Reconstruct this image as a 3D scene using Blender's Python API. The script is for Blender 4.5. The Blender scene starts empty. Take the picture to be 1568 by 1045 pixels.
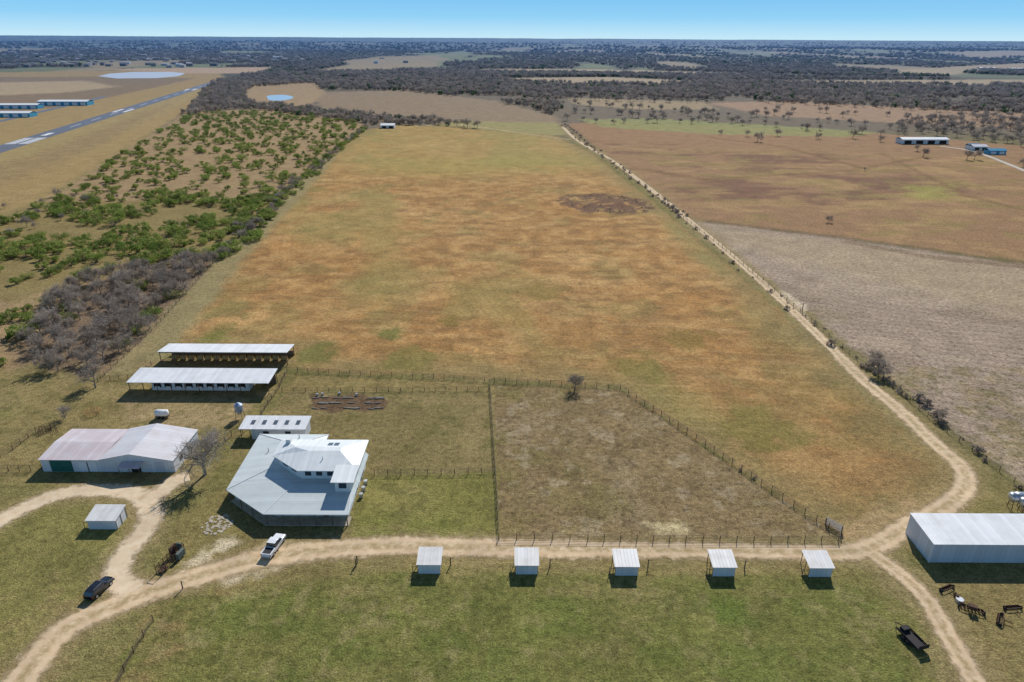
import bpy, math, random
import numpy as np
from mathutils import Vector, Matrix
random.seed(7); rng=np.random.default_rng(11)
sc=bpy.context.scene
sc.view_settings.view_transform='Standard'; sc.view_settings.look='None'; sc.view_settings.exposure=0

# ------------------------------------------------------------------ camera
H=85.0; F=1046.0
pitch=math.atan((522.5-57.0)/F); roll=math.radians(0.33)
R=Matrix.Rotation(math.radians(90)-pitch,3,'X') @ Matrix.Rotation(roll,3,'Z')
cd=bpy.data.cameras.new("camera"); cam=bpy.data.objects.new("camera",cd); sc.collection.objects.link(cam)
cam.matrix_world=Matrix.Translation((0,0,H)) @ R.to_4x4()
cd.lens=F/1568*36; cd.sensor_width=36; cd.clip_start=1; cd.clip_end=90000
sc.camera=cam
# survey function: aerial-photo measurement -> metres on the ground (or at height z)
def G(u,v,z=0.0):
    d=R @ Vector(((u-784)/F,-(v-522.5)/F,-1.0))
    t=(H-z)/max(-d.z,1e-4)
    return (d.x*t,d.y*t)
def GP(l,z=0.0): return [G(a,b,z) for a,b in l]

# ------------------------------------------------------------------ light
az=math.radians(16); el=math.radians(38)
S=Vector((math.cos(el)*math.sin(az),math.cos(el)*math.cos(az),math.sin(el)))
sl=bpy.data.lights.new("sun",'SUN'); sl.energy=4.5; sl.angle=math.radians(0.5); sl.color=(1,0.97,0.93)
so=bpy.data.objects.new("sun",sl); sc.collection.objects.link(so); so.rotation_euler=S.to_track_quat('Z','Y').to_euler(); so.location=(0,0,300)
def lin(c): return [ (x/255/12.92 if x<=10 else ((x/255+0.055)/1.055)**2.4) for x in c]
def C(*c): return [min(v/0.93,0.9) for v in lin(c)]
w=bpy.data.worlds.new("World"); sc.world=w; w.use_nodes=True
nt=w.node_tree; bg=nt.nodes['Background']; sky=nt.nodes.new('ShaderNodeTexSky'); sky.sky_type='NISHITA'
sky.sun_disc=False; sky.sun_elevation=el; sky.sun_rotation=az; sky.air_density=1.0; sky.dust_density=0.0; sky.ozone_density=3.0; sky.altitude=100
SKS=0.09; bg.inputs[1].default_value=SKS
tc=nt.nodes.new('ShaderNodeTexCoord'); sx=nt.nodes.new('ShaderNodeSeparateXYZ'); nt.links.new(tc.outputs['Generated'],sx.inputs[0])
rp=nt.nodes.new('ShaderNodeValToRGB'); nt.links.new(sx.outputs[2],rp.inputs[0]); e=rp.color_ramp.elements
e[0].position=0.0; e[0].color=(*lin((196,232,248)),1); e[1].position=0.07; e[1].color=(*lin((106,184,240)),1)
q=e.new(0.024); q.color=(*lin((148,210,247)),1)
sm=nt.nodes.new('ShaderNodeVectorMath'); sm.operation='SCALE'; nt.links.new(rp.outputs[0],sm.inputs[0]); sm.inputs['Scale'].default_value=1/SKS
mrn=nt.nodes.new('ShaderNodeMapRange'); nt.links.new(sx.outputs[2],mrn.inputs[0]); mrn.inputs[1].default_value=0.05; mrn.inputs[2].default_value=0.4
mxn=nt.nodes.new('ShaderNodeMix'); mxn.data_type='RGBA'; nt.links.new(mrn.outputs[0],mxn.inputs[0]); nt.links.new(sm.outputs[0],mxn.inputs[6]); nt.links.new(sky.outputs[0],mxn.inputs[7]); nt.links.new(mxn.outputs[2],bg.inputs[0])

# ------------------------------------------------------------------ materials
HAZE_TINT=(0.085,0.18,0.34)
class N:
    def __init__(s,name):
        s.m=bpy.data.materials.new(name); s.m.use_nodes=True; s.t=s.m.node_tree; s.b=s.t.nodes['Principled BSDF']; s.o=s.t.nodes['Material Output']
        s.b.inputs['Roughness'].default_value=0.9; s.b.inputs['Specular IOR Level'].default_value=0.2
    def n(s,t,**k):
        x=s.t.nodes.new(t)
        for a,b in k.items(): setattr(x,a,b)
        return x
    def l(s,a,b): s.t.links.new(a,b)
    def pos(s):
        return s.n('ShaderNodeNewGeometry').outputs['Position']
    def noise(s,vec,scale,detail=3,rough=0.6,dist=0.0):
        x=s.n('ShaderNodeTexNoise'); x.inputs['Scale'].default_value=scale; x.inputs['Detail'].default_value=detail; x.inputs['Roughness'].default_value=rough; x.inputs['Distortion'].default_value=dist
        s.l(vec,x.inputs['Vector']); return x.outputs[0]
    def mr(s,v,a,b,c,d,clamp=True):
        x=s.n('ShaderNodeMapRange'); x.clamp=clamp; s.l(v,x.inputs[0])
        for i,q in enumerate((a,b,c,d)): x.inputs[i+1].default_value=q
        return x.outputs[0]
    def mix(s,f,a,b,mode='MIX'):
        x=s.n('ShaderNodeMix',data_type='RGBA',blend_type=mode)
        for i,q in ((0,f),(6,a),(7,b)):
            if hasattr(q,'links'): s.l(q,x.inputs[i])
            elif i==0: x.inputs[0].default_value=q
            else: x.inputs[i].default_value=(*q[:3],1)
        return x.outputs[2]
    def m2(s,op,a,b=0.0):
        x=s.n('ShaderNodeMath',operation=op)
        for i,q in ((0,a),(1,b)):
            if hasattr(q,'links'): s.l(q,x.inputs[i])
            else: x.inputs[i].default_value=q
        return x.outputs[0]
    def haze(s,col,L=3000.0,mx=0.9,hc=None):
        # aerial perspective painted in: base colour turns blue with distance, plus emission
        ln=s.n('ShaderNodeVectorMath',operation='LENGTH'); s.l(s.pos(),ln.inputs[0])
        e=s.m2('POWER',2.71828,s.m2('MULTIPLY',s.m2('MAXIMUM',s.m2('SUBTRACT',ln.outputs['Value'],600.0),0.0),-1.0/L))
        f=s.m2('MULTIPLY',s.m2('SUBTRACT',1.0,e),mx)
        s.b.inputs['Emission Color'].default_value=(0.09,0.19,0.36,1); s.l(s.m2('MULTIPLY',s.m2('MULTIPLY',f,f),0.55),s.b.inputs['Emission Strength'])  # far surfaces glow a little, in place of light scattered by air
        return s.mix(f,col,hc or HAZE_TINT)
    def base(s,c):
        if hasattr(c,'links'): s.l(c,s.b.inputs['Base Color'])
        else: s.b.inputs['Base Color'].default_value=(*c[:3],1)
    def bump(s,h,strength=0.3,dist=0.1):
        x=s.n('ShaderNodeBump'); x.inputs['Strength'].default_value=strength; x.inputs['Distance'].default_value=dist
        s.l(h,x.inputs['Height']); s.l(x.outputs[0],s.b.inputs['Normal'])

def simple(name,c,rough=0.7,metal=0.0,var=0.15,scale=1.5,spec=0.3):
    m=N(name); p=m.pos(); n=m.noise(p,scale,3)
    f=m.mr(n,0.3,0.7,1-var,1+var); cc=m.mix(1.0,c,f,'MULTIPLY'); m.base(cc)
    m.b.inputs['Roughness'].default_value=rough; m.b.inputs['Metallic'].default_value=metal; m.b.inputs['Specular IOR Level'].default_value=spec
    return m.m
def metal_sheet(name,c,axis='X',pitchm=0.9,dirt=(0.35,0.26,0.2),dirtamt=0.25,rough=0.45):
    m=N(name); p=m.pos(); sep=m.n('ShaderNodeSeparateXYZ'); m.l(p,sep.inputs[0])
    a=m.m2('ADD',sep.outputs[0],0.0) if axis=='X' else (sep.outputs[1] if axis=='Y' else m.m2('ADD',sep.outputs[0],sep.outputs[1]))
    fr=m.m2('FRACT',m.m2('DIVIDE',a,pitchm)); tri=m.m2('ABSOLUTE',m.m2('SUBTRACT',fr,0.5))
    rib=m.mr(tri,0.40,0.5,0,1)
    fl=m.n('ShaderNodeTexWhiteNoise',noise_dimensions='1D'); m.l(m.m2('FLOOR',m.m2('DIVIDE',a,pitchm)),fl.inputs['W'])
    tone=m.mr(fl.outputs['Value'],0,1,0.91,1.04)
    n=m.noise(p,0.35,5,0.65); d=m.mr(n,0.45,0.75,0,dirtamt)
    cc=m.mix(d,c,dirt); cc=m.mix(1.0,cc,tone,'MULTIPLY'); cc=m.mix(m.m2('MULTIPLY',rib,0.22),cc,[x*0.45 for x in c]); m.base(cc)
    m.bump(rib,0.4,0.04); m.b.inputs['Roughness'].default_value=rough; m.b.inputs['Specular IOR Level'].default_value=0.4
    return m.m
WHITE_ROOF=metal_sheet("white_metal_roof",(0.80,0.80,0.79),'X',0.8,(0.52,0.49,0.44),0.45)
SHED_ROOF=metal_sheet("shed_metal_roof",(0.80,0.77,0.72),'X',0.6,(0.48,0.40,0.33),0.5)
PINK_ROOF=metal_sheet("weathered_metal_roof",(0.62,0.52,0.51),'X',1.0,(0.70,0.67,0.68),0.8)
PALE_ROOF=metal_sheet("pale_metal_roof",(0.70,0.67,0.67),'Y',1.0,(0.58,0.47,0.44),0.6)
HOUSE_ROOF=metal_sheet("standing_seam_roof",(0.62,0.66,0.64),'Y',0.6,(0.48,0.50,0.47),0.45)
HOUSE_ROOFX=metal_sheet("standing_seam_upper_roof",(0.80,0.82,0.80),'X',0.6,(0.60,0.62,0.60),0.4)
WALL=metal_sheet("white_metal_wall",(0.72,0.73,0.74),'XY',0.9,(0.50,0.45,0.40),0.25,0.6)
GREYWALL=metal_sheet("grey_metal_wall",(0.62,0.64,0.67),'XY',0.9,(0.50,0.48,0.45),0.2,0.6)
STUCCO=simple("house_wall",(0.74,0.74,0.72),0.85,0,0.06)
TRIM=simple("white_trim",(0.78,0.78,0.77),0.6,0,0.04)
GLASS=simple("window_glass",(0.03,0.04,0.055),0.08,0,0.1,2,0.8)
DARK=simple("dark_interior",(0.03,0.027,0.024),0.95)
WOOD=simple("weathered_wood",(0.17,0.125,0.09),0.9,0,0.3,3)
POST=simple("post_wood",(0.13,0.10,0.075),0.9,0,0.35,2)
PIPE=simple("rusted_pipe",(0.15,0.095,0.065),0.7,0.1,0.3,2)
GREEN=simple("green_door",(0.02,0.13,0.10),0.6)
BLUE=simple("blue_metal",(0.06,0.30,0.46),0.5)
STEEL=simple("galvanised_steel",(0.55,0.56,0.57),0.35,0.7,0.15)
TYRE=simple("tyre_rubber",(0.02,0.02,0.02),0.9)
RUST=simple("rusty_iron",(0.10,0.055,0.035),0.85,0.1,0.4,3)
CAPAINT=simple("white_car_paint",(0.78,0.78,0.78),0.25,0,0.02,1,0.6)
BLPAINT=simple("black_car_paint",(0.012,0.013,0.017),0.15,0,0.05,1,0.8)
HEADL=simple("lamp_lens",(0.7,0.7,0.68),0.2)
REDL=simple("tail_lamp",(0.4,0.01,0.01),0.3)
STONE=simple("flagstone",(0.42,0.36,0.27),0.9,0,0.25,1.2)
SOLAR=simple("roof_skylight",(0.10,0.12,0.15),0.2)

def bark(name,c,hz=True):
    m=N(name); oi=m.n('ShaderNodeObjectInfo'); f=m.mr(oi.outputs['Random'],0,1,0.7,1.3)
    cc=m.mix(1.0,c,f,'MULTIPLY')
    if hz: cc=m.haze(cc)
    m.base(cc); m.b.inputs['Specular IOR Level'].default_value=0.1
    return m.m
def leaf(name,c1,c2,hz=True,trans=.4):
    m=N(name); oi=m.n('ShaderNodeObjectInfo'); g=m.n('ShaderNodeNewGeometry')
    cc=m.mix(oi.outputs['Random'],c1,c2)
    f=m.mr(g.outputs['Random Per Island'],0,1,0.6,1.4); cc=m.mix(1.0,cc,f,'MULTIPLY')
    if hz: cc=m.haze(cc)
    m.base(cc); m.b.inputs['Roughness'].default_value=0.8; m.b.inputs['Specular IOR Level'].default_value=0.1
    tr=m.n('ShaderNodeBsdfTranslucent'); m.l(cc,tr.inputs[0]); ms=m.n('ShaderNodeMixShader'); ms.inputs[0].default_value=trans
    m.l(m.b.outputs[0],ms.inputs[1]); m.l(tr.outputs[0],ms.inputs[2]); m.l(ms.outputs[0],m.o.inputs[0])
    return m.m
BARK=bark("bare_bark",(0.31,0.26,0.21)); TWIG=leaf("bare_twigs",(0.38,0.315,0.255),(0.48,0.40,0.33),True,.3)
LEAF=leaf("olive_leaves",(0.21,0.28,0.06),(0.32,0.36,0.10)); DLEAF=leaf("evergreen_leaves",(0.13,0.20,0.07),(0.19,0.26,0.09))
BRLEAF=leaf("brown_twig_clumps",(0.36,0.29,0.23),(0.44,0.36,0.29))

# ------------------------------------------------------------------ mesh helpers
def mk(name,verts,faces,mat=None,parent=None,smooth=False,mats=None,mi=None):
    me=bpy.data.meshes.new(name); me.from_pydata([tuple(v) for v in verts],[],faces); me.update()
    o=bpy.data.objects.new(name,me); sc.collection.objects.link(o)
    if mats:
        for m in mats: me.materials.append(m)
        me.polygons.foreach_set('material_index',mi)
    elif mat: me.materials.append(mat)
    if smooth: me.polygons.foreach_set('use_smooth',[True]*len(me.polygons))
    if parent: o.parent=parent
    return o
def emp(name,loc=(0,0,0),rz=0):
    e=bpy.data.objects.new(name,None); sc.collection.objects.link(e); e.location=loc; e.rotation_euler=(0,0,rz); e.empty_display_size=0.5; return e
BOXF=[(0,1,2,3),(7,6,5,4),(0,4,5,1),(1,5,6,2),(2,6,7,3),(3,7,4,0)]
def bv(x0,x1,y0,y1,z0,z1): return [(x0,y0,z0),(x0,y1,z0),(x1,y1,z0),(x1,y0,z0),(x0,y0,z1),(x0,y1,z1),(x1,y1,z1),(x1,y0,z1)]
def box(name,x0,x1,y0,y1,z0,z1,mat,parent=None): return mk(name,bv(x0,x1,y0,y1,z0,z1),BOXF,mat,parent)
class MB:
    def __init__(s): s.v=[]; s.f=[]
    def add(s,v,f):
        b=len(s.v); s.v+=list(v); s.f+=[tuple(i+b for i in q) for q in f]
    def box(s,*a): s.add(bv(*a),BOXF)
    def beam(s,p,q,r,r2=None,sides=4):
        p=Vector(p);q=Vector(q);d=(q-p)
        if d.length<1e-6: return
        d.normalize(); a=d.orthogonal().normalized(); b=d.cross(a); r2=r if r2 is None else r2
        vs=[]
        for c,rr in ((p,r),(q,r2)):
            for i in range(sides):
                t=2*math.pi*i/sides; vs.append(tuple(c+a*math.cos(t)*rr+b*math.sin(t)*rr))
        fs=[(i,(i+1)%sides,sides+(i+1)%sides,sides+i) for i in range(sides)]
        fs+= [tuple(range(sides-1,-1,-1)),tuple(range(sides,2*sides))]
        s.add(vs,fs)
    def obj(s,name,mat,parent=None,smooth=False): return mk(name,s.v,s.f,mat,parent,smooth)
def slab(name,quad,th,mat,parent):
    v=[tuple(p) for p in quad]+[(p[0],p[1],p[2]-th) for p in quad]; n=len(quad)
    f=[tuple(range(n)),tuple(range(2*n-1,n-1,-1))]+[(i,i+n,(i+1)%n+n,(i+1)%n) for i in range(n)]
    return mk(name,v,f,mat,parent)
def prism(name,poly,z0,z1,mat,parent):
    n=len(poly); v=[(x,y,z0) for x,y in poly]+[(x,y,z1) for x,y in poly]
    f=[tuple(range(n,2*n))]+[(i,(i+1)%n,(i+1)%n+n,i+n) for i in range(n)]+[tuple(range(n-1,-1,-1))]
    return mk(name,v,f,mat,parent)
def frustum(name,outer,z0,inner,z1,th,mat,parent,top=None):
    n=len(outer); v=[(x,y,z0-th) for x,y in outer]+[(x,y,z0) for x,y in outer]+[(x,y,z1) for x,y in inner]
    f=[tuple(range(n-1,-1,-1))]
    for i in range(n):
        j=(i+1)%n; f+=[(i,j,j+n,i+n),(i+n,j+n,j+2*n,i+2*n)]
    f.append(tuple(range(2*n,3*n)))
    return mk(name,v,f,mat,parent)
def cyl(mb,c,r,z0,z1,sides=16,r2=None): mb.beam((c[0],c[1],z0),(c[0],c[1],z1),r,r2,sides)
def window(par,x0,x1,y,z0,z1,k=1,face='y'):
    if face=='y':
        box("window_frame",x0-.08,x1+.08,y-.07,y-.01,z0-.08,z1+.08,TRIM,par)
        n=max(1,round((x1-x0)/1.1))
        for i in range(n):
            a=x0+(x1-x0)*i/n+.04; b=x0+(x1-x0)*(i+1)/n-.04
            box("window_glass_pane",a,b,y-.10,y-.074,z0,z1,GLASS,par)
    else:
        box("window_frame",y+.01,y+.07,x0-.08,x1+.08,z0-.08,z1+.08,TRIM,par)
        box("window_glass_pane",y+.074,y+.10,x0,x1,z0,z1,GLASS,par)

# ------------------------------------------------------------------ numpy noise / polygons
T=rng.random(65536); PERM=rng.permutation(65536)
def vn(x,y,seed=0):
    xi=np.floor(x).astype(np.int64); yi=np.floor(y).astype(np.int64); fx=x-xi; fy=y-yi
    fx=fx*fx*(3-2*fx); fy=fy*fy*(3-2*fy)
    def h(a,b): return T[PERM[(PERM[(a+seed*7919)&65535]+b)&65535]]
    return (h(xi,yi)*(1-fx)+h(xi+1,yi)*fx)*(1-fy)+(h(xi,yi+1)*(1-fx)+h(xi+1,yi+1)*fx)*fy
def fbm(x,y,scale,seed=0,oct=4):
    s=0;a=1;t=0
    for i in range(oct):
        s=s+a*vn(x/scale*(2**i)+i*17.3,y/scale*(2**i)+i*5.1,seed+i); t+=a; a*=0.55
    return s/t
def inside(poly,X,Y):
    r=np.zeros(X.shape,bool); n=len(poly)
    for i in range(n):
        x1,y1=poly[i]; x2,y2=poly[(i+1)%n]
        if y1==y2: continue
        c=((y1>Y)!=(y2>Y)) & (X<(x2-x1)*(Y-y1)/(y2-y1)+x1); r^=c
    return r
def segd(pts,X,Y,closed=False):
    d=np.full(X.shape,1e12); n=len(pts)
    for i in range(n if closed else n-1):
        x1,y1=pts[i]; x2,y2=pts[(i+1)%n]; dx=x2-x1; dy=y2-y1; L=dx*dx+dy*dy+1e-9
        t=np.clip(((X-x1)*dx+(Y-y1)*dy)/L,0,1); d=np.minimum(d,(X-x1-t*dx)**2+(Y-y1-t*dy)**2)
    return np.sqrt(d)
def ss(a,b,x):
    t=np.clip((x-a)/(b-a),0,1); return t*t*(3-2*t)

# ------------------------------------------------------------------ land-cover plan
FIELD=GP([(560,200),(600,191),(700,194),(850,208),(905,235),(1000,310),(1130,420),(1240,520),(1380,660),(1462,715),(1450,765),(1380,800),(1330,828),(1285,815),(1150,730),(950,592),(750,580),(440,564),(446,530),(250,528),(215,540),(330,410),(420,320),(500,240)])
MAINROAD=[(10,1075),(60,1005),(105,960),(170,930),(240,902),(330,875),(400,855),(500,842),(600,836),(700,838),(900,841),(1100,843),(1250,846),(1330,840),(1390,806),(1450,774),(1478,745),(1472,715),(1430,678),(1380,630),(1320,580),(1270,530),(1200,463),(1130,400),(1060,342),(1000,293),(940,248),(905,228),(880,212),(862,195)]
LOOP=[(205,905),(178,885),(190,850),(217,818),(232,790),(222,765),(190,752),(140,751),(100,755),(60,768),(0,797),(-60,830)]
SPUR=[(222,770),(245,755),(265,738),(290,730)]
RBR=[(1335,848),(1380,880),(1420,920),(1450,970),(1485,1030),(1510,1080)]
STRIPS=[[(730,106),(900,106),(1130,112),(1130,116),(900,112),(735,111)],[(1380,108),(1568,98),(1700,98),(1700,112),(1500,108),(1450,116),(1370,115)],[(1100,124),(1568,122),(1700,124),(1700,131),(1300,130)],[(760,120),(930,118),(1080,125),(1000,130),(800,126)],[(1440,84),(1600,80),(1650,86),(1500,90)]]
def ground():
    NC,NR=1200,820
    vs=np.concatenate([np.linspace(1300,1060,30)[:-1],np.linspace(1060,57+4,NR)])
    t=(math.sin(pitch)+(vs-522.5)/F*math.cos(pitch)); yr=H*(math.cos(pitch)-(vs-522.5)/F*math.sin(pitch))/t
    yr=np.concatenate([[-1500,-600,-200,-50,10,30],yr,[30000,45000]])
    k=np.linspace(-1,1,NC)
    wd=np.where(yr<60,130+np.abs(yr-60)*1.2,120+(yr-60)*1.0)
    X=(k[None,:]*wd[:,None]); Y=np.repeat(yr[:,None],NC,1)
    D=np.hypot(X,Y); Z=np.zeros_like(X)
    col=np.zeros(X.shape+(3,)); col[:]=lin((120,112,68)); tuft=np.full(X.shape,0.45)
    n1=fbm(X,Y,60,1); n2=fbm(X,Y,14,2); n3=fbm(X,Y,4,3,3); n4=fbm(X,Y,250,4)
    def blend(wt,c,tf=None):
        c=np.array(lin(c)); col[:]=col*(1-wt[...,None])+c*wt[...,None]
        if tf is not None: tuft[:]=tuft*(1-wt)+tf*wt
    def lay(poly,c,fe=1.5,amp=2.0,st=1.0,tf=None,mod=None):
        P=np.array(poly); m=(X>P[:,0].min()-fe-amp)&(X<P[:,0].max()+fe+amp)&(Y>P[:,1].min()-fe-amp)&(Y<P[:,1].max()+fe+amp)
        if not m.any(): return
        x=X[m];y=Y[m]; s=segd(poly,x,y,True); s=np.where(inside(poly,x,y),s,-s)+(n3[m]-.5)*2*amp
        q=ss(-fe,fe,s)*st; wt=np.zeros(X.shape); wt[m]=q
        if mod is not None: wt=wt*mod
        blend(wt,c,tf)
    def lines(pts,c,wd_,fe,st=1.0,mod=None):
        P=np.array(pts); e=wd_+fe+3; m=(X>P[:,0].min()-e)&(X<P[:,0].max()+e)&(Y>P[:,1].min()-e)&(Y<P[:,1].max()+e)
        d=segd(pts,X[m],Y[m])+(n3[m]-.5)*fe; wt=np.zeros(X.shape); wt[m]=(1-ss(wd_,wd_+fe,d))*st
        if mod is not None: wt=wt*mod
        blend(wt,c)
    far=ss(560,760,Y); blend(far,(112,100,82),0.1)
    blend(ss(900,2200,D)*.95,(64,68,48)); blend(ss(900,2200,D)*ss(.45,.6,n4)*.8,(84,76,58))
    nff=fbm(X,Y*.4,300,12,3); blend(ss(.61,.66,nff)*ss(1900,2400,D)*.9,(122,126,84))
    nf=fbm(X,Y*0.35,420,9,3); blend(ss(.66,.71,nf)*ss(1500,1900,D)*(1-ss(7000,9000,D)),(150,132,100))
    # airport grass
    lay(GP([(-80,112),(330,106),(352,128),(290,170),(60,312),(-60,345)]),(156,132,88),8,8)
    lay(GP([(-80,118),(150,118),(300,120),(120,160),(-80,185)]),(132,112,86),8,8)
    lay(GP([(-80,240),(60,205),(340,122),(320,135),(150,225),(-60,300)]),(156,136,92),5,5)
    lay(GP([(-80,270),(60,235),(200,180),(260,160),(150,225),(-60,310)]),(140,116,84),8,12,.6)
    lay(GP([(150,106),(300,104),(420,103),(400,112),(300,113)]),(178,150,120),10,8)
    # scrub ground left
    lay(GP([(60,312),(290,170),(420,168),(560,190),(500,240),(400,340),(300,440),(190,575),(90,620),(-60,640),(-60,345)]),(152,128,94),3,6)
    lay(GP([(-60,345),(60,312),(430,300),(370,390),(200,420),(60,450),(-60,480)]),(130,116,72),6,8,.8)
    lay(GP([(60,480),(200,410),(340,395),(230,515),(120,600),(30,570)]),(122,104,84),4,6)
    lay(GP([(-60,580),(60,560),(150,590),(60,660),(-60,700)]),(128,118,72),3,6,.7)
    # centre grey-brown field beyond
    lay(GP([(480,142),(620,138),(760,155),(850,178),(865,205),(700,198),(640,180),(560,176),(490,165)]),(140,120,94),6,8)
    lay(GP([(640,195),(700,186),(855,188),(868,207),(780,208)]),(146,136,88),5,6)
    lay(GP([(380,130),(480,126),(500,142),(470,165),(400,160),(375,148)]),(156,132,98),6,8)
    # right hand pastures
    lay(GP([(868,190),(930,186),(1340,204),(1700,235),(1700,420),(1568,400),(1300,366),(1060,338),(950,255)]),(148,116,84),4,5,tf=.6)
    lay(GP([(900,215),(1250,235),(1500,290),(1250,330),(1040,300)]),(114,84,68),20,20,.75,mod=ss(.45,.62,fbm(X,Y*1.6,48,22)))
    lay(GP([(940,225),(1600,240),(1600,395),(1060,335)]),(168,138,92),20,15,.6,mod=ss(.50,.66,fbm(X,Y*1.8,30,21)))
    lay(GP([(940,225),(1600,240),(1600,395),(1060,335)]),(136,120,72),20,15,.55,mod=ss(.54,.68,fbm(X,Y*1.8,22,23)))
    lay(GP([(1380,285),(1450,282),(1470,303),(1400,306)]),(154,146,78),8,12,.7)
    RG=GP([(1060,338),(1300,366),(1700,425),(1700,850),(1568,738),(1480,680),(1240,480),(1110,375)])
    lay(RG,(158,139,119),2,2,tf=1.0)
    rg=np.zeros(X.shape); m=(Y<420)&(X>20); rg[m]=inside(RG,X[m],Y[m]); fu=np.sin((X*.35+Y*.94+14*(n1-.5)+3*(n2-.5))*6.283/4.2)
    blend(rg*ss(.1,1,fu)*.22,(122,103,88)); blend(rg*ss(.1,1,-fu)*.18,(184,165,142)); blend(rg*ss(.5,.66,fbm(X,Y,18,48,5))*.4,(136,118,96)); blend(rg*ss(.54,.68,fbm(X,Y,30,49,5))*.35,(180,160,134))
    lay(GP([(1060,345),(1300,372),(1700,430),(1700,520),(1300,420),(1100,372)]),(168,148,116),10,8,.6,tf=.8)
    for L,cc,ww in (([(1090,340),(1300,366),(1600,408)],(104,86,66),.8),([(1300,372),(1430,395),(1600,412)],(120,98,72),.8),([(960,258),(1080,275),(1300,262),(1420,240)],(120,92,62),.8),([(1080,210),(1200,225),(1330,260)],(118,88,60),.7),([(1350,235),(1480,300),(1600,330)],(122,94,66),.6)):
        lines(GP(L),cc,ww*2,3,.5)
    lay(GP([(880,183),(1000,182),(1180,192),(1345,203),(1300,210),(1100,206),(930,196)]),(140,140,86),5,9,.8)
    lay(GP([(1080,158),(1200,155),(1700,180),(1700,205),(1400,190),(1180,178)]),(154,126,98),8,8)
    lay(GP([(870,150),(1080,157),(1100,168),(980,168),(880,160)]),(152,132,100),8,8)
    for q in STRIPS+[[(-80,128),(130,124),(180,133),(100,142),(-80,150)]]:
        lay(GP(q),(172,150,116),15,12,.9)
    # the big hay field
    lay(FIELD,(165,125,77),1.2,1.5,tf=.4)
    fm=np.zeros(X.shape); m=(Y<800)&(Y>80)&(X>-300)&(X<300)
    s=segd(FIELD,X[m],Y[m],True); ins=inside(FIELD,X[m],Y[m]); fm[m]=np.where(ins,ss(0,4,s),0)
    edge=np.zeros(X.shape); edge[m]=np.where(ins,1-ss(2,16,s+ (n2[m]-.5)*14),0)
    wx=X+14*(n1-.5)*2; wy=Y+12*(n2-.5)
    st1=fbm(wx,wy*2.2,30,31,5); st2=fbm(wx*0.8,wy*3,10,35,5); st3=fbm(wx*2.2,wy,26,37,5); st4=fbm(X,Y,5,39,4)
    blend(fm*ss(.48,.68,st1)*.7,(187,149,97)); blend(fm*ss(.50,.7,st3)*.45,(173,127,74))
    blend(fm*ss(.50,.66,st2)*.5,(134,105,69)); blend(fm*ss(.54,.68,fbm(X,Y,20,41))*.5,(136,122,74)); blend(fm*ss(.5,.7,st4)*.4,(192,156,102)); blend(fm*(1-ss(.3,.48,st4))*.4,(122,94,60))
    blend(fm*(1-ss(115,195,Y))*.55,(140,112,72)); blend(fm*ss(.5,.62,fbm(X,Y,9,43))*(1-ss(120,230,Y))*.4,(114,104,60))
    blend(fm*ss(380,600,Y)*.5,(158,140,84)); blend(edge*.6,(132,120,80))
    blend(fm*ss(.55,.7,fbm(X,Y*.6,45,44))*.5,(142,132,78))
    ph=(X*.92+Y*.25+10*(n1-.5))/4.2; blend(fm*ss(.4,1,np.sin(ph*6.283))*.13*ss(.44,.56,n1),(118,90,58))
    ph2=(Y+.15*X+16*(n1-.5))/5.0; blend(fm*ss(.5,1,np.sin(ph2*6.283/1.2))*.14*ss(.47,.57,fbm(X,Y,45,46)),(200,166,116))
    lay(GP([(570,265),(700,268),(900,255),(820,240),(600,245)]),(156,140,78),25,20,.6)
    lay(GP([(850,308),(870,298),(930,297),(990,308),(1005,322),(960,328),(890,324)]),(104,80,66),2.5,6,.85,tf=.9,mod=ss(.2,.45,n3))
    for u,v,r,c in ((600,512,4.5,(98,104,52)),(1290,610,6,(108,108,54)),(690,490,5,(122,106,56)),(480,290,9,(136,122,70)),(350,475,8,(136,124,76)),(820,445,8,(138,118,66)),(1160,660,10,(124,114,62)),(340,512,8,(110,114,56)),(1260,480,8,(134,120,68)),(1170,690,6,(118,106,58)),(520,330,7,(136,120,66)),(1050,520,9,(130,110,60)),(480,545,8,(112,112,58)),(620,560,10,(122,114,62)),(960,560,9,(124,114,62))):
        x,y=G(u,v); d=np.hypot(X-x,(Y-y)*.8)+(n2-.5)*r*1.6+(n3-.5)*r; blend((1-ss(r*.4,r,d))*.7*np.maximum(fm,.3),c)
    lines(GP([(185,590),(255,510),(345,405),(430,318),(505,238)]),(144,132,94),3.5,5,.8)
    lines(GP([(1240,505),(1400,640),(1568,780)]),(124,114,76),3,5,.8)
    # farmyard
    lay(GP([(60,590),(190,570),(440,560),(400,640),(310,670),(300,740),(0,740),(-60,700)]),(138,122,80),3,5,.8)
    lay(GP([(190,605),(410,600),(370,650),(230,655),(180,640)]),(158,136,100),2,4,.75)
    lay(GP([(200,550),(445,550),(440,566),(200,566)]),(138,120,84),2,3,.8)
    # paddocks
    PD=GP([(755,588),(950,596),(1150,735),(1288,822),(765,822)])
    lay(PD,(134,114,80),1,1,tf=.75)
    pm=np.zeros(X.shape); m=(Y<200)&(Y>80)&(np.abs(X)<120); pm[m]=inside(PD,X[m],Y[m])
    blend(pm*ss(.50,.68,fbm(X,Y,11,51,5))*.45,(150,132,100)); blend(pm*ss(.50,.68,fbm(X,Y,16,53,5))*.55,(112,104,60)); blend(pm*ss(.56,.72,fbm(X,Y,3.2,55,4))*.45,(168,152,124)); blend(pm*ss(.56,.7,fbm(X,Y,2.2,57,4))*.45,(98,82,58))
    lay(GP([(445,575),(748,584),(752,600),(440,600)]),(140,122,78),1,2,.9)
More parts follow.
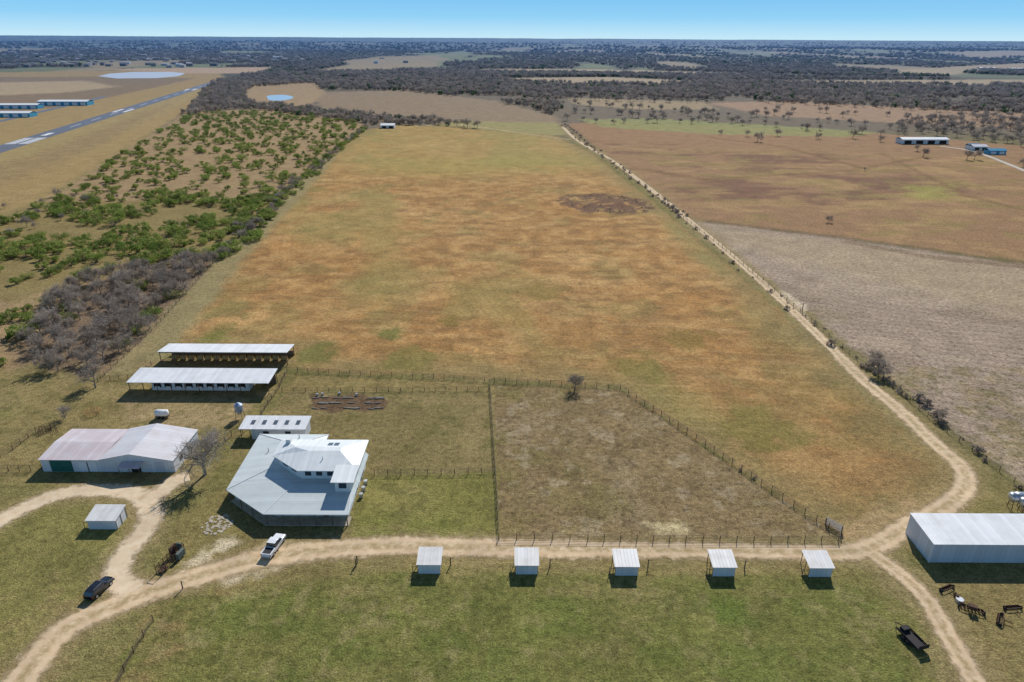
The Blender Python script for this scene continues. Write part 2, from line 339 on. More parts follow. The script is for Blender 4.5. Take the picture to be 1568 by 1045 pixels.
    lay(GP([(440,602),(748,600),(757,720),(556,722),(480,660),(400,640)]),(128,114,74),1,1.5,tf=.6)
    lay(GP([(556,728),(757,726),(762,824),(540,824)]),(126,120,66),1,1.5,tf=.5)
    lay(GP([(555,790),(680,800),(700,822),(540,826)]),(114,120,56),4,6,.55)
    lay(GP([(570,735),(650,735),(650,790),(560,785)]),(140,128,78),4,6,.5)
    bk=np.zeros(X.shape); bb=GP([(440,600),(757,600),(764,826),(500,826),(400,640)]); bk[m]=inside(bb,X[m],Y[m])
    blend(bk*ss(.50,.66,fbm(X,Y,7,58,5))*.5,(144,126,86)); blend(bk*ss(.52,.68,fbm(X,Y,3,59,4))*.45,(100,96,54))
    lay(GP([(478,606),(585,606),(592,628),(478,632)]),(100,78,62),.8,2,.85,tf=1)
    lay(GP([(995,803),(1035,798),(1048,812),(1010,820)]),(200,182,138),1.5,3,.85)
    # foreground
    FG=GP([(-60,1300),(150,1045),(250,930),(340,890),(560,866),(1280,872),(1370,905),(1440,1000),(1480,1300)])
    lay(FG,(118,114,64),2,2,tf=.55)
    lay(GP([(150,1060),(245,950),(330,905),(380,890),(300,970),(230,1060)]),(140,120,78),3,4,.9)
    gm=np.zeros(X.shape); m=Y<130; gm[m]=inside(FG,X[m],Y[m])
    blend(gm*ss(.48,.68,fbm(X,Y*2,16,61,5))*.6,(138,122,80)); blend(gm*ss(.50,.68,fbm(X,Y*1.5,8,63,5))*.5,(100,108,52)); blend(gm*ss(.54,.7,fbm(X*1.3,Y,3,65,4))*.45,(146,132,90)); blend(gm*ss(.54,.7,fbm(X,Y,2,67,4))*.4,(84,88,44))
    lay(GP([(330,884),(560,862),(1290,868),(1290,882),(560,880),(400,905)]),(140,124,80),1.5,2.5,.65)
    lay(GP([(500,1060),(640,910),(1250,910),(1400,1060)]),(96,104,48),8,12,.3,mod=ss(.4,.6,n2))
    lay(GP([(1090,930),(1140,928),(1150,955),(1100,962)]),(92,110,48),2,4,.6)
    tl=np.sin((Y+.12*X+1.5*(n2-.5))*6.283/2.4); blend(gm*ss(.5,1,tl)*.16,(88,90,46))
    lay(GP([(-60,800),(0,800),(130,760),(200,775),(215,800),(185,850),(160,890),(40,985),(-60,1040)]),(128,120,70),1.5,2,.9)
    gr=(Y<175).astype(float)*(1-gm)*(1-pm)*(1-bk)*(1-fm); blend(gr*ss(.50,.68,fbm(X,Y,6,68,5))*.5,(144,126,84)); blend(gr*ss(.52,.68,fbm(X,Y,2.4,69,4))*.45,(100,96,54))
    lay(GP([(240,870),(280,790),(330,760),(380,800),(440,835),(330,868)]),(130,116,72),2,3,.7)
    lay(GP([(300,865),(340,830),(410,835),(470,845),(420,872),(330,885)]),(212,194,162),1.5,3,.8,mod=ss(.3,.55,n3))
    lay(GP([(1280,870),(1360,868),(1460,1000),(1480,1060),(1420,1040),(1340,920)]),(126,114,70),2,3,.5)
    lay(GP([(1410,880),(1700,890),(1700,1100),(1520,1060),(1460,960)]),(136,118,78),2,3,.6)
    lay(GP([(1490,700),(1570,760),(1700,880),(1400,800),(1440,770)]),(128,116,70),3,4,.6)
    lay(GP([(1300,800),(1370,770),(1440,760),(1400,800),(1330,850),(1285,840)]),(180,150,110),2,4,.65)
    lay(GP([(1230,465),(1195,445),(1185,450),(1215,485),(1240,492)]),(215,195,165),1,1.5,.8)
    for L in (MAINROAD,): lines(GP(L),(152,132,92),2.4,4.5,.5)
    for L in (LOOP,RBR,SPUR): lines(GP(L),(158,138,100),2.2,3.5,.45)
    lines(GP([(640,193),(700,190),(770,200),(870,214)]),(200,176,136),.8,2,.5)
    # far relief: gentle wooded rises, canopy roughness
    rise=ss(2200,6000,D); Z+=rise*(fbm(X,Y,2600,71,3)-.42)*38
    wood=ss(2200,3400,D); Z+=wood*(fbm(X,Y,90,73,3))*9
    Z+=ss(5500,9000,D)*(rng.random(X.shape)*8)
    nv=X.size; me=bpy.data.meshes.new("ground"); nr=X.shape[0]
    co=np.stack([X,Y,Z],-1).reshape(-1,3).astype(np.float32)
    i=np.arange(nr-1)[:,None]*NC+np.arange(NC-1)[None,:]; q=np.stack([i,i+1,i+NC+1,i+NC],-1).reshape(-1,4).astype(np.int32)
    me.vertices.add(nv); me.vertices.foreach_set('co',co.ravel()); me.loops.add(q.size); me.loops.foreach_set('vertex_index',q.ravel())
    me.polygons.add(len(q)); me.polygons.foreach_set('loop_start',np.arange(0,q.size,4,dtype=np.int32)); me.update(calc_edges=True)
    a=me.color_attributes.new("landcover",'FLOAT_COLOR','POINT'); c4=np.concatenate([col/0.93,tuft[...,None]],-1).reshape(-1,4).astype(np.float32); a.data.foreach_set('color',c4.ravel())
    o=bpy.data.objects.new("ground",me); sc.collection.objects.link(o)
    m=N("ground_cover"); p=m.pos(); at=m.n('ShaderNodeAttribute',attribute_name="landcover")
    c=at.outputs['Color']; tf=at.outputs['Alpha']
    a1=m.noise(p,0.8,4,0.75); a2=m.noise(p,3.2,2,0.8); a3=m.noise(p,0.10,4,0.65,.6)
    f1=m.mr(a1,.25,.75,.58,1.45); f2=m.mr(a2,.25,.75,.58,1.42); f3=m.mr(a3,.3,.7,.84,1.16)
    c=m.mix(1,c,f1,'MULTIPLY'); c=m.mix(1,c,f2,'MULTIPLY'); c=m.mix(1,c,f3,'MULTIPLY')
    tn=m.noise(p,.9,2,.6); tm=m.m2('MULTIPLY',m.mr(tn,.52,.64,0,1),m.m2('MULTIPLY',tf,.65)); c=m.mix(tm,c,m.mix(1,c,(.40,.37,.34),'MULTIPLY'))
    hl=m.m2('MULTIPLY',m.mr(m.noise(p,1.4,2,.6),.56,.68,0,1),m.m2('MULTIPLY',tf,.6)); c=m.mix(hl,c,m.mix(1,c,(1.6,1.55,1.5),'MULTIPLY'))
    c=m.haze(c,3600.0,.85,(0.045,0.095,0.18)); m.base(c); m.bump(m.m2('ADD',a1,a2),.6,.3); m.b.inputs['Specular IOR Level'].default_value=0.05  # darker air tint painted on the ground, level with the shaded trees
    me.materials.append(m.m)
ground()

# ------------------------------------------------------------------ roads
def road_mat(name,c,c2,edge=True,tracks=True):
    m=N(name); p=m.pos(); uv=m.n('ShaderNodeUVMap'); sp=m.n('ShaderNodeSeparateXYZ'); m.l(uv.outputs[0],sp.inputs[0])
    u=m.m2('ABSOLUTE',sp.outputs[0]); n=m.noise(p,.7,4,.7); n2=m.noise(p,.12,3)
    cc=m.mix(m.mr(n,.3,.7,0,1),c,c2); cc=m.mix(1,cc,m.mr(n2,.3,.7,.82,1.12),'MULTIPLY')
    if tracks:
        tr=m.mr(m.m2('ABSOLUTE',m.m2('SUBTRACT',u,.45)),.08,.32,0,1); g=m.m2('MULTIPLY',tr,m.mr(n,.38,.6,.1,.75)); cc=m.mix(g,cc,C(146,128,86))
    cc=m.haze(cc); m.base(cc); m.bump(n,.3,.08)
    if edge:
        e=m.m2('ADD',u,m.m2('MULTIPLY',m.m2('SUBTRACT',m.noise(p,.6,4,.75),.5),1.5)); al=m.mr(e,.55,1.0,1,0)
        m.l(al,m.b.inputs['Alpha'])
    return m.m
def crom(pts,step):
    P=[Vector((a,b,0)) for a,b in pts]; P=[2*P[0]-P[1]]+P+[2*P[-1]-P[-2]]; out=[]
    for i in range(1,len(P)-2):
        n=max(2,int((P[i+1]-P[i]).length/step))
        for k in range(n):
            t=k/n; a,b,c,d=P[i-1],P[i],P[i+1],P[i+2]
            out.append(0.5*((2*b)+(c-a)*t+(2*a-5*b+4*c-d)*t*t+(3*b-a-3*c+d)*t**3))
    out.append(P[-2]); return out
def strip(name,pts,wf,z,mat,step=1.5,cols=6):
    P=crom(pts,step); v=[];f=[];uvs=[];L=0
    for i,p in enumerate(P):
        d=(P[min(i+1,len(P)-1)]-P[max(i-1,0)]).normalized(); n=Vector((-d.y,d.x,0)); L+= (p-P[i-1]).length if i else 0
        wv=wf(i/len(P)) if callable(wf) else wf
        for k in range(cols+1):
            t=-1+2*k/cols; q=p+n*t*wv/2; v.append((q.x,q.y,z)); uvs.append((t,L))
    for i in range(len(P)-1):
        for k in range(cols): a=i*(cols+1)+k; f.append((a,a+cols+1,a+cols+2,a+1))
    o=mk(name,v,f,mat); uv=o.data.uv_layers.new(name="UVMap")
    for l in o.data.loops: uv.data[l.index].uv=uvs[l.vertex_index]
    return o
DIRT=road_mat("caliche_dirt",C(214,190,156),C(194,164,126)); DIRT2=road_mat("pale_caliche",C(220,200,170),C(202,176,140),tracks=False)
strip("dirt_road",GP(MAINROAD),lambda t:6.8 if t<.12 else (5.6 if t<.3 else 4.8),.02,DIRT)
strip("gravel_drive",GP(LOOP),5.4,.028,DIRT2)
strip("barn_drive",GP(SPUR),5.5,.036,DIRT2)
strip("farm_track",GP(RBR),4.4,.044,DIRT)
ASPH=road_mat("asphalt",C(92,96,106),C(104,108,116),edge=False,tracks=False)
r0=Vector((*G(-30,238),0)); r1=Vector((*G(336,124),0))
strip("runway",[r0[:2],r1[:2]],20,.06,ASPH,50,2)
dv=(r1-r0).normalized(); nv_=Vector((-dv.y,dv.x,0)); RL=(r1-r0).length
mb=MB()
def mark(l0,l1,w0,w1):
    a=r0+dv*l0;b=r0+dv*l1; mb.add([tuple(a+nv_*w0+Vector((0,0,.09))),tuple(a+nv_*w1+Vector((0,0,.09))),tuple(b+nv_*w1+Vector((0,0,.09))),tuple(b+nv_*w0+Vector((0,0,.09)))],[(0,1,2,3)])
for i in range(-4,5):
    if i: mark(60,100,i*2.1-.7,i*2.1+.7)
for l in range(180,int(RL)-60,60): mark(l,l+30,-.4,.4)
for l in (330,):
    mark(l,l+40,4,8); mark(l,l+40,-8,-4)
mark(115,135,-2.5,2.5)
for l in (700,): mark(l,l+35,4,8); mark(l,l+35,-8,-4)
mb.obj("runway_markings",simple("runway_paint",(0.66,0.66,0.66),.7))
strip("taxiway",GP([(-60,196),(0,186),(60,172),(120,158),(160,148)]),9,.05,ASPH,50,2)
strip("paved_lane",GP([(1440,224),(1490,232),(1540,250),(1600,275)]),5,.05,road_mat("pale_lane",C(190,180,165),C(170,160,140),tracks=False))

# water
def water(name,poly,z=.08,col=(.3,.5,.68),r=.4):
    m=N(name+"_surface"); m.base(col); m.b.inputs['Roughness'].default_value=r; m.b.inputs['Specular IOR Level'].default_value=.6; m.bump(m.noise(m.pos(),.6,2),.05,.05)
    mk(name,[(x,y,z) for x,y in poly],[tuple(range(len(poly)))],m.m)
def blob(u0,v0,ru,rv,n=28,s=1):
    return GP([(u0+ru*math.cos(t)*(1+.12*math.sin(3*t+s)),v0+rv*math.sin(t)*(1+.12*math.sin(2*t+s))) for t in [2*math.pi*i/n for i in range(n)]])
water("pond",blob(427,150,20,5,28,2),col=(.30,.46,.60)); 
water("lake",GP([(150,117),(168,113),(205,110.5),(262,110.5),(284,112.5),(274,117),(240,120),(178,120.5)]),col=(.36,.42,.52),r=.6)

# ------------------------------------------------------------------ vegetation prototypes
def tube(V,Fc,p,q,r1,r2,s):
    d=q-p; d=d.normalized(); a=d.orthogonal().normalized(); b=d.cross(a); n=len(V)
    for c,rr in ((p,r1),(q,r2)):
        for i in range(s):
            t=2*math.pi*i/s; V.append(tuple(c+a*math.cos(t)*rr+b*math.sin(t)*rr))
    for i in range(s): Fc.append((n+i,n+(i+1)%s,n+s+(i+1)%s,n+s+i))
def bare_tree(name,seed,h=11,lv=4,kids=(8,6,5),tw=8,tww=.035,spread=.9,rad0=.022):
    r=random.Random(seed); V=[];Fc=[];MI=[]
    def rv(): return Vector((r.uniform(-1,1),r.uniform(-1,1),r.uniform(-1,1)))
    def br(p,d,L,rad,l):
        ns=3; pts=[p]
        for i in range(ns):
            d=(d+rv()*.22+Vector((0,0,.06 if l else .1))).normalized(); q=pts[-1]+d*L/ns
            tube(V,Fc,pts[-1],q,rad*(1-i*.25),rad*(1-(i+1)*.25),6 if l==0 else (4 if l==1 else 3)); MI.extend([0]*(len(Fc)-len(MI))); pts.append(q)
        if l<lv-1:
            n=kids[l]
            for k in range(n):
                t=r.uniform(.35,1) if l else r.uniform(.45,1); i=min(int(t*ns),ns-1); b=pts[i].lerp(pts[i+1],t*ns-i)
                side=rv(); side=(side-d*side.dot(d)).normalized(); nd=(d*.55+side*spread+Vector((0,0,.15))).normalized()
                br(b,nd,L*r.uniform(.55,.8)*(1.15 if l==0 else 1),rad*.55,l+1)
        else:
            for k in range(tw):
                t=r.uniform(.15,1); i=min(int(t*ns),ns-1); b=pts[i].lerp(pts[i+1],t*ns-i); nd=(d*.6+rv()*.9+Vector((0,0,.1))).normalized()
                e=b+nd*h*r.uniform(.05,.11); s=nd.orthogonal().normalized()*tww; n=len(V); V.extend([tuple(b-s),tuple(b+s),tuple(e)]); Fc.append((n,n+1,n+2)); MI.append(1)
                for z in range(2):
                    b2=b.lerp(e,r.uniform(.3,.8)); e2=b2+(nd*.5+rv()*.8).normalized()*h*.05; n=len(V); s2=s*.8; V.extend([tuple(b2-s2),tuple(b2+s2),tuple(e2)]); Fc.append((n,n+1,n+2)); MI.append(1)
    br(Vector((0,0,-.1)),Vector((r.uniform(-.1,.1),r.uniform(-.1,.1),1)).normalized(),h*.36,h*rad0,0)
    me=bpy.data.meshes.new(name); me.from_pydata(V,[],Fc); me.materials.append(BARK); me.materials.append(TWIG); me.polygons.foreach_set('material_index',MI); me.update(); return me
def leafy(name,seed,w=4,h=4.5,nc=16,nq=80,qs=.3,mat=None,stems=4,flat=.75,low=.25):
    r=random.Random(seed); V=[];Fc=[];MI=[]
    for c in range(nc):
        t=r.uniform(0,2*math.pi); rr=w*math.sqrt(r.random())*.85; zc=h*(low+.62*r.random()*(1-(rr/w)**2*.6)); cx=rr*math.cos(t); cy=rr*math.sin(t); cr=w*r.uniform(.22,.40)
        if c<stems*3: tube(V,Fc,Vector((r.uniform(-.2,.2),r.uniform(-.2,.2),-.1)),Vector((cx*.5,cy*.5,zc*.6)),.10,.07,4); tube(V,Fc,Vector((cx*.5,cy*.5,zc*.6)),Vector((cx,cy,zc)),.07,.03,3); MI.extend([0]*(len(Fc)-len(MI)))
        for k in range(nq):
            d=Vector((r.gauss(0,1),r.gauss(0,1),r.gauss(0,1))).normalized()*(r.random()**.35)*cr; p=Vector((cx,cy,zc))+Vector((d.x,d.y,d.z*flat))
            if p.z<.1: continue
            a=Vector((r.gauss(0,1),r.gauss(0,1),r.gauss(0,1))).normalized(); b=a.orthogonal().normalized(); s=qs*r.uniform(.5,1.3); n=len(V)
            V.extend([tuple(p-a*s-b*s*.5),tuple(p+a*s-b*s*.5),tuple(p+a*s*.7+b*s*.6),tuple(p-a*s*.7+b*s*.6)]); Fc.append((n,n+1,n+2,n+3)); MI.append(1)
    me=bpy.data.meshes.new(name); me.from_pydata(V,[],Fc); me.materials.append(BARK); me.materials.append(mat or LEAF); me.polygons.foreach_set('material_index',MI); me.update(); return me
B_HI=[bare_tree("bare_tree_mesh",s,11,4,(8,6,5),5,.022,.9,.028) for s in (1,2)]
B_MD=[bare_tree("bare_wood_mesh",s,10,4,(7,5,4),5,.05,.85,.026) for s in (3,4,5,6)]
B_LO=[bare_tree("bare_far_mesh",s,12,3,(8,6),9,.16,.8) for s in (7,8,9)]
SH=[leafy("scrub_mesh",s,3.4+.6*(s%3),3.4+.8*(s%2),13,60,.24) for s in range(20,26)]
EV=[leafy("evergreen_mesh",s,4.5,8,16,30,.7,DLEAF,3,.9,.15) for s in range(30,33)]
BRC=[leafy("bare_crown_mesh",s,5,10,18,24,.5,BRLEAF,4,1,.2) for s in range(40,43)]
BB=[leafy("brush_mesh",s,1.6,2.2,9,50,.13,BRLEAF,4,1,.1) for s in range(50,53)]
def proto(name,meshes):
    col=bpy.data.collections.new(name)
    for i,me in enumerate(meshes):
        o=bpy.data.objects.new("%s_%02d"%(name,i),me); col.objects.link(o)
    return col,len(meshes)
P_bw=proto("bare_wood",B_MD); P_sh=proto("scrub_bush",SH); P_bb=proto("brush",BB)
P_mixfar=proto("far_wood",B_LO+BRC+BRC+EV[:1]); P_farg=proto("far_mixed",BRC+EV); P_scrubmix=proto("scrub_mix",SH+B_MD[:2]); P_wood=proto("wood_mix",B_MD+B_MD+B_MD+SH[:1])
def scatter(name,pts,scl,pr,zscale=None):
    if len(pts)==0: return
    pts=np.array(pts,float); scl=np.array(scl,float); n=len(pts)
    if pts.shape[1]==2: pts=np.concatenate([pts,np.zeros((n,1))],1)
    me=bpy.data.meshes.new(name); me.vertices.add(n); me.vertices.foreach_set('co',pts.astype(np.float32).ravel())
    for nm,ty,dat in (('scl','FLOAT',scl.astype(np.float32)),('rot','FLOAT',rng.uniform(0,6.28,n).astype(np.float32)),('idx','INT',rng.integers(0,pr[1],n).astype(np.int32))):
        a=me.attributes.new(nm,ty,'POINT'); a.data.foreach_set('value',dat)
    me.update(); o=bpy.data.objects.new(name,me); sc.collection.objects.link(o)
    ng=bpy.data.node_groups.new(name+"_gn",'GeometryNodeTree'); ng.interface.new_socket('Geometry',in_out='INPUT',socket_type='NodeSocketGeometry'); ng.interface.new_socket('Geometry',in_out='OUTPUT',socket_type='NodeSocketGeometry')
    gi=ng.nodes.new('NodeGroupInput'); go=ng.nodes.new('NodeGroupOutput'); ip=ng.nodes.new('GeometryNodeInstanceOnPoints'); ci=ng.nodes.new('GeometryNodeCollectionInfo')
    ci.inputs[0].default_value=pr[0]; ci.inputs[1].default_value=True; ci.inputs[2].default_value=True
    def na(nm,ty):
        x=ng.nodes.new('GeometryNodeInputNamedAttribute'); x.data_type=ty; x.inputs[0].default_value=nm; return x.outputs[0]
    L=ng.links.new; L(gi.outputs[0],ip.inputs['Points']); L(ci.outputs[0],ip.inputs['Instance']); ip.inputs['Pick Instance'].default_value=True
    L(na('idx','INT'),ip.inputs['Instance Index']); cx=ng.nodes.new('ShaderNodeCombineXYZ'); L(na('rot','FLOAT'),cx.inputs[2]); L(cx.outputs[0],ip.inputs['Rotation'])
    c2=ng.nodes.new('ShaderNodeCombineXYZ'); s_=na('scl','FLOAT'); L(s_,c2.inputs[0]); L(s_,c2.inputs[1]); L(s_,c2.inputs[2]); L(c2.outputs[0],ip.inputs['Scale'])
    L(ip.outputs[0],go.inputs[0]); md=o.modifiers.new("instances",'NODES'); md.node_group=ng; return o
def fill(poly,sp,keep=1.0,clump=None):
    P=np.array(poly); xs=np.arange(P[:,0].min(),P[:,0].max(),sp); ys=np.arange(P[:,1].min(),P[:,1].max(),sp)
    X,Y=np.meshgrid(xs,ys); X=X.ravel()+rng.uniform(-.5,.5,X.size)*sp; Y=Y.ravel()+rng.uniform(-.5,.5,Y.size)*sp
    m=inside(poly,X,Y)&(rng.random(X.size)<keep)
    if clump: m&=fbm(X,Y,clump[0],clump[2],3)>clump[1]
    return np.stack([X[m],Y[m]],1)
def along(pts,sp,jit):
    P=crom(pts,sp); return np.array([(p.x+random.uniform(-jit,jit),p.y+random.uniform(-jit,jit)) for p in P])
def U(n,a,b): return rng.uniform(a,b,n)
cat=np.concatenate
# left scrub
a=fill(GP([(105,285),(290,177),(370,166),(548,186),(540,215),(470,262),(410,318),(250,312),(90,305)]),10,.78,(40,.34,81)); scatter("scrub_thicket",a,U(len(a),.45,1.1),P_sh)
a=cat([fill(GP([(-80,370),(60,312),(150,300),(440,296),(420,335),(372,388),(250,400),(150,378),(-80,420)]),6.5,.85,(25,.42,82)),
       fill(GP([(-80,380),(150,378),(260,400),(120,440),(60,470),(20,560),(-80,600)]),7,.7,(22,.47,83))]); scatter("green_thicket",a,U(len(a),.55,1.15),P_sh)
a=cat([fill(GP([(50,500),(75,460),(130,432),(210,412),(300,402),(350,390),(290,450),(235,505),(165,560),(110,590),(30,560)]),4.8,.8),
       fill(GP([(110,590),(165,558),(150,600),(85,635)]),6,.5),fill(GP([(-20,540),(30,520),(50,560),(20,590)]),7,.5)]); scatter("bare_woodland",a,U(len(a),.5,1.0),P_wood)
a=cat([along(GP([(350,392),(400,338),(440,298),(480,262),(520,228),(560,196)]),2.6,3.2),along(GP([(350,392),(400,338),(440,298),(480,262)]),3.5,6)]); scatter("boundary_tree_line",a,U(len(a),.3,.75),P_scrubmix)
a=fill(GP([(-80,345),(60,300),(230,300),(100,345),(-80,385)]),12,.6); scatter("bare_scrub",a,U(len(a),.4,.75),P_bw)
# middle distance
a=cat([fill(GP([(275,180),(325,126),(420,113),(485,118),(500,126),(440,130),(385,134),(372,150),(400,160),(440,163),(570,178),(700,192),(565,192),(370,166)]),8,.85)]); scatter("creek_woodland",a,U(len(a),.5,.95),P_mixfar)
riv=fill(GP([(480,128),(470,110),(700,110),(1000,116),(1200,118),(1700,126),(1700,182),(1300,162),(1100,154),(870,150),(855,178),(760,156),(620,140),(490,138)]),12,.95,(120,.34,84))
k=np.ones(len(riv),bool)
for q in STRIPS[2:4]: k&=~inside(GP(q),riv[:,0],riv[:,1])
riv=riv[k]; scatter("river_woodland",riv,U(len(riv),.7,1.2),P_mixfar)
a=cat([along(GP([(850,150),(940,155),(1090,158)]),7,8),along(GP([(870,172),(940,176),(1010,182),(1080,186),(1140,190)]),9,14),along(GP([(880,186),(960,190),(1050,188)]),14,10),along(GP([(1140,190),(1190,193),(1235,198),(1340,208)]),20,10),
       along(GP([(1100,206),(1250,212),(1345,216)]),28,9),along(GP([(1180,158),(1350,166),(1568,180)]),10,10),along(GP([(870,160),(980,168),(1100,176)]),10,10),along(GP([(1000,176),(1150,180),(1330,192),(1500,200)]),15,12),along(GP([(1420,240),(1500,246),(1600,262)]),26,8),
       fill(GP([(1345,205),(1370,190),(1450,180),(1700,190),(1700,235),(1568,226),(1450,210)]),12,.75),along(GP([(1160,170),(1300,175),(1420,186)]),18,10),along(GP([(600,192),(650,186),(690,193),(730,196)]),6,5)]); scatter("field_tree_rows",a,U(len(a),.7,1.3),P_bw)
# far forest
n=36000; vv=64+(118-64)*rng.random(n); uu=rng.uniform(-250,1820,n); pts=np.array([G(u,v) for u,v in zip(uu,vv)])
nf=fbm(pts[:,0],pts[:,1]*.35,420,9,3); nff=fbm(pts[:,0],pts[:,1]*.4,300,12,3); dd=np.hypot(pts[:,0],pts[:,1]); keep=(nf<.67)&((nff<.62)|(dd<1900))
for q in STRIPS[:2]+STRIPS[4:]+[[(-80,112),(330,106),(352,128),(290,170),(60,312),(-80,345)],[(130,106),(300,104),(420,103),(400,114),(300,124),(130,124)]]:
    keep&=~inside(GP(q),pts[:,0],pts[:,1])
pts=pts[keep]; dd=dd[keep]
rise=ss(2200,6000,dd); zz=rise*(fbm(pts[:,0],pts[:,1],2600,71,3)-.42)*38
pts=np.column_stack([pts,zz]); sel=(fbm(pts[:,0],pts[:,1],600,89,3)>.50); scl=U(len(pts),.7,1.2)*(1.05+np.clip((dd-2300)/3300,0,1.2))
scatter("distant_forest",pts[sel],scl[sel],P_farg); scatter("distant_bare_forest",pts[~sel],scl[~sel],P_mixfar)
# single trees
def tree(me,u,v,s,rz,name="bare_tree"):
    o=bpy.data.objects.new(name,me); sc.collection.objects.link(o); x,y=G(u,v); o.location=(x,y,0); o.scale=(s,s,s); o.rotation_euler=(0,0,rz)
tree(B_HI[0],314,727,1.3,.4); tree(B_HI[1],880,597,.6,1.2)
for u,v,s in ((1160,217,1.3),(1235,200,1.1),(1268,341,.55),(1345,572,.8),(1338,560,.65),(1352,580,.6),(1150,180,1.2),(1185,176,1.2),(1325,262,.4),(1290,180,1.1),(1405,232,.9),(1440,645,.5),(100,640,.5),(1030,322,.45)): tree(B_MD[int(u)%4],u,v,s,u*.7)
a=cat([along(GP([(1325,560),(1360,588),(1400,612),(1445,650)]),1.6,1.2),along(GP([(1010,300),(1030,318),(1048,330)]),3,2.5),along(GP([(930,243),(970,266)]),6,3),along(GP([(862,192),(885,208),(915,232)]),5,4),along(GP([(880,212),(960,268),(1060,350),(1150,425),(1240,495),(1325,560)]),12,2),along(GP([(1445,650),(1520,712),(1600,775)]),5,1.5)]); scatter("fence_line_brush",a,U(len(a),.3,1.15),P_bb)
a=cat([along(GP([(1195,455),(1260,505),(1330,562)]),6,1),along(GP([(1140,722),(1160,735)]),2,1),fill(GP([(850,308),(870,298),(930,297),(990,308),(1005,322),(960,328),(890,324)]),4.0,.8,(12,.45,90)),fill(GP([(1290,870),(1330,872),(1350,905),(1310,900)]),3,.35)]); scatter("weed_clumps",a,U(len(a),.15,.45),P_bb)

# ------------------------------------------------------------------ fences
def fence(name,pts,h=1.4,rails=4,sp=3.0,pr=.075,rr=.03,mat=PIPE):
    P=[Vector((*G(a,b),0)) for a,b in pts]; m=MB()
    for i in range(len(P)-1):
        L=(P[i+1]-P[i]).length; n=max(1,round(L/sp)); d=(P[i+1]-P[i])/n
        for k in range(n):
            q=P[i]+d*k; hh=h*random.uniform(.97,1.08); m.beam((q.x,q.y,-.1),(q.x+random.uniform(-.03,.03),q.y,hh),pr,pr,5)
        for r in range(rails):
            z=h*(r+1)/(rails)-.08; m.beam((P[i].x,P[i].y,z),(P[i+1].x,P[i+1].y,z),rr,rr,4)
    q=P[-1]; m.beam((q.x,q.y,-.1),(q.x,q.y,h),pr,pr,5)
    return m.obj(name,mat)
fence("paddock_fence",[(440,569),(520,573),(600,577),(680,581),(757,586),(860,590),(950,596),(1000,628),(1080,682),(1150,731),(1215,775),(1287,823)])
fence("paddock_fence",[(764,826),(900,828),(1050,829),(1180,830),(1283,830),(1287,823)])
fence("paddock_fence",[(750,588),(753,640),(757,700),(761,760),(764,826)])
fence("paddock_fence",[(553,728),(655,727),(758,725)],sp=2.6)
fence("garden_fence",[(432,600),(540,600),(650,599),(749,598)],1.2,3)
fence("yard_fence",[(395,645),(410,620),(428,595),(440,569)],1.4,4)
fence("field_fence",[(1225,478),(1300,542),(1380,605),(1450,662),(1530,722),(1600,778)],1.3,4,4,.08,.02,POST)
fence("field_fence",[(1100,375),(1160,424),(1225,478)],1.3,3,5,.1,.02,POST); fence("field_fence",[(900,222),(1000,300),(1100,375)],1.3,2,6,.1,.02,POST)
fence("pasture_fence",[(-20,722),(30,722),(65,721)],1.5,4,2.6); fence("pasture_fence",[(-20,712),(20,690),(55,662),(85,658)],1.4,4,2.6)
fence("pasture_fence",[(155,582),(210,580),(232,560)],1.4,4,2.6); fence("corral_fence",[(300,682),(345,678),(355,668),(372,664)],1.5,4,2.5)
fence("pasture_fence",[(175,1060),(205,1000),(235,952)],1.4,4,3); fence("corral_fence",[(352,655),(395,645)],1.5,4,2)
fence("boundary_fence",[(150,585),(240,500),(330,400),(430,300),(540,205)],1.3,3,4,.08,.02,POST)
fence("corral_fence",[(60,668),(85,652),(88,662)],1.4,4,2.2)
for u,v in ((545,868),(547,863),(842,868),(992,869),(690,866),(1140,870),(280,902)):
    x,y=G(u,v); m=MB(); m.beam((x,y,-.1),(x,y,1.7),.11,.09,7); m.beam((x,y,1.55),(x+.5,y,1.5),.04,.04,4); m.obj("fence_post",POST)

# ------------------------------------------------------------------ buildings
b=emp("open_hay_barn"); x0,x1,y0,y1=-99.2,-62.9,173.0,180.0
slab("roof",[(x0,y0,4.1),(x1,y0,4.1),(x1,y1,3.5),(x0,y1,3.5)],.12,WHITE_ROOF,b)
m=MB()
for i in range(10):
    x=x0+.4+(x1-x0-.8)*i/9
    for y,z in ((y0+.3,3.9),(y1-.3,3.35)): m.beam((x,y,-.1),(x,y,z),.11,.11,6)
for z in (.6,1.1,1.6): m.beam((x0+.4,y0+.3,z),(x1-.4,y0+.3,z),.04,.04,4)
m.obj("posts",PIPE,b); box("back_wall",x0+.5,x1-.5,y1-.5,y1-.42,0,1.6,WOOD,b); box("eave_beam",x0+.2,x1-.2,y0+.12,y0+.24,3.72,3.95,WOOD,b)
m=MB()
for i in range(14):
    x=x0+2+i*2.4; m.beam((x,y0+3.6,.7),(x+1.5,y0+3.6,.7),.7,.7,12)
m.obj("hay_bales",simple("hay",(.42,.30,.14),.95,0,.25,3),b)
b=emp("horse_stable"); x0,x1,y0,y1=-99.0,-62.4,155.6,163.2
slab("roof",[(x0,y0,3.5),(x1,y0,3.5),(x1,y1,4.0),(x0,y1,4.0)],.12,WHITE_ROOF,b)
box("wall",-94.0,-68.6,158.0,162.8,0,3.45,WALL,b)
for i in range(9):
    xa=-93.4+i*2.75
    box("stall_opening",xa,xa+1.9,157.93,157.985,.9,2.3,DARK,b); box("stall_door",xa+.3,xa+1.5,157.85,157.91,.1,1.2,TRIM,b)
m=MB()
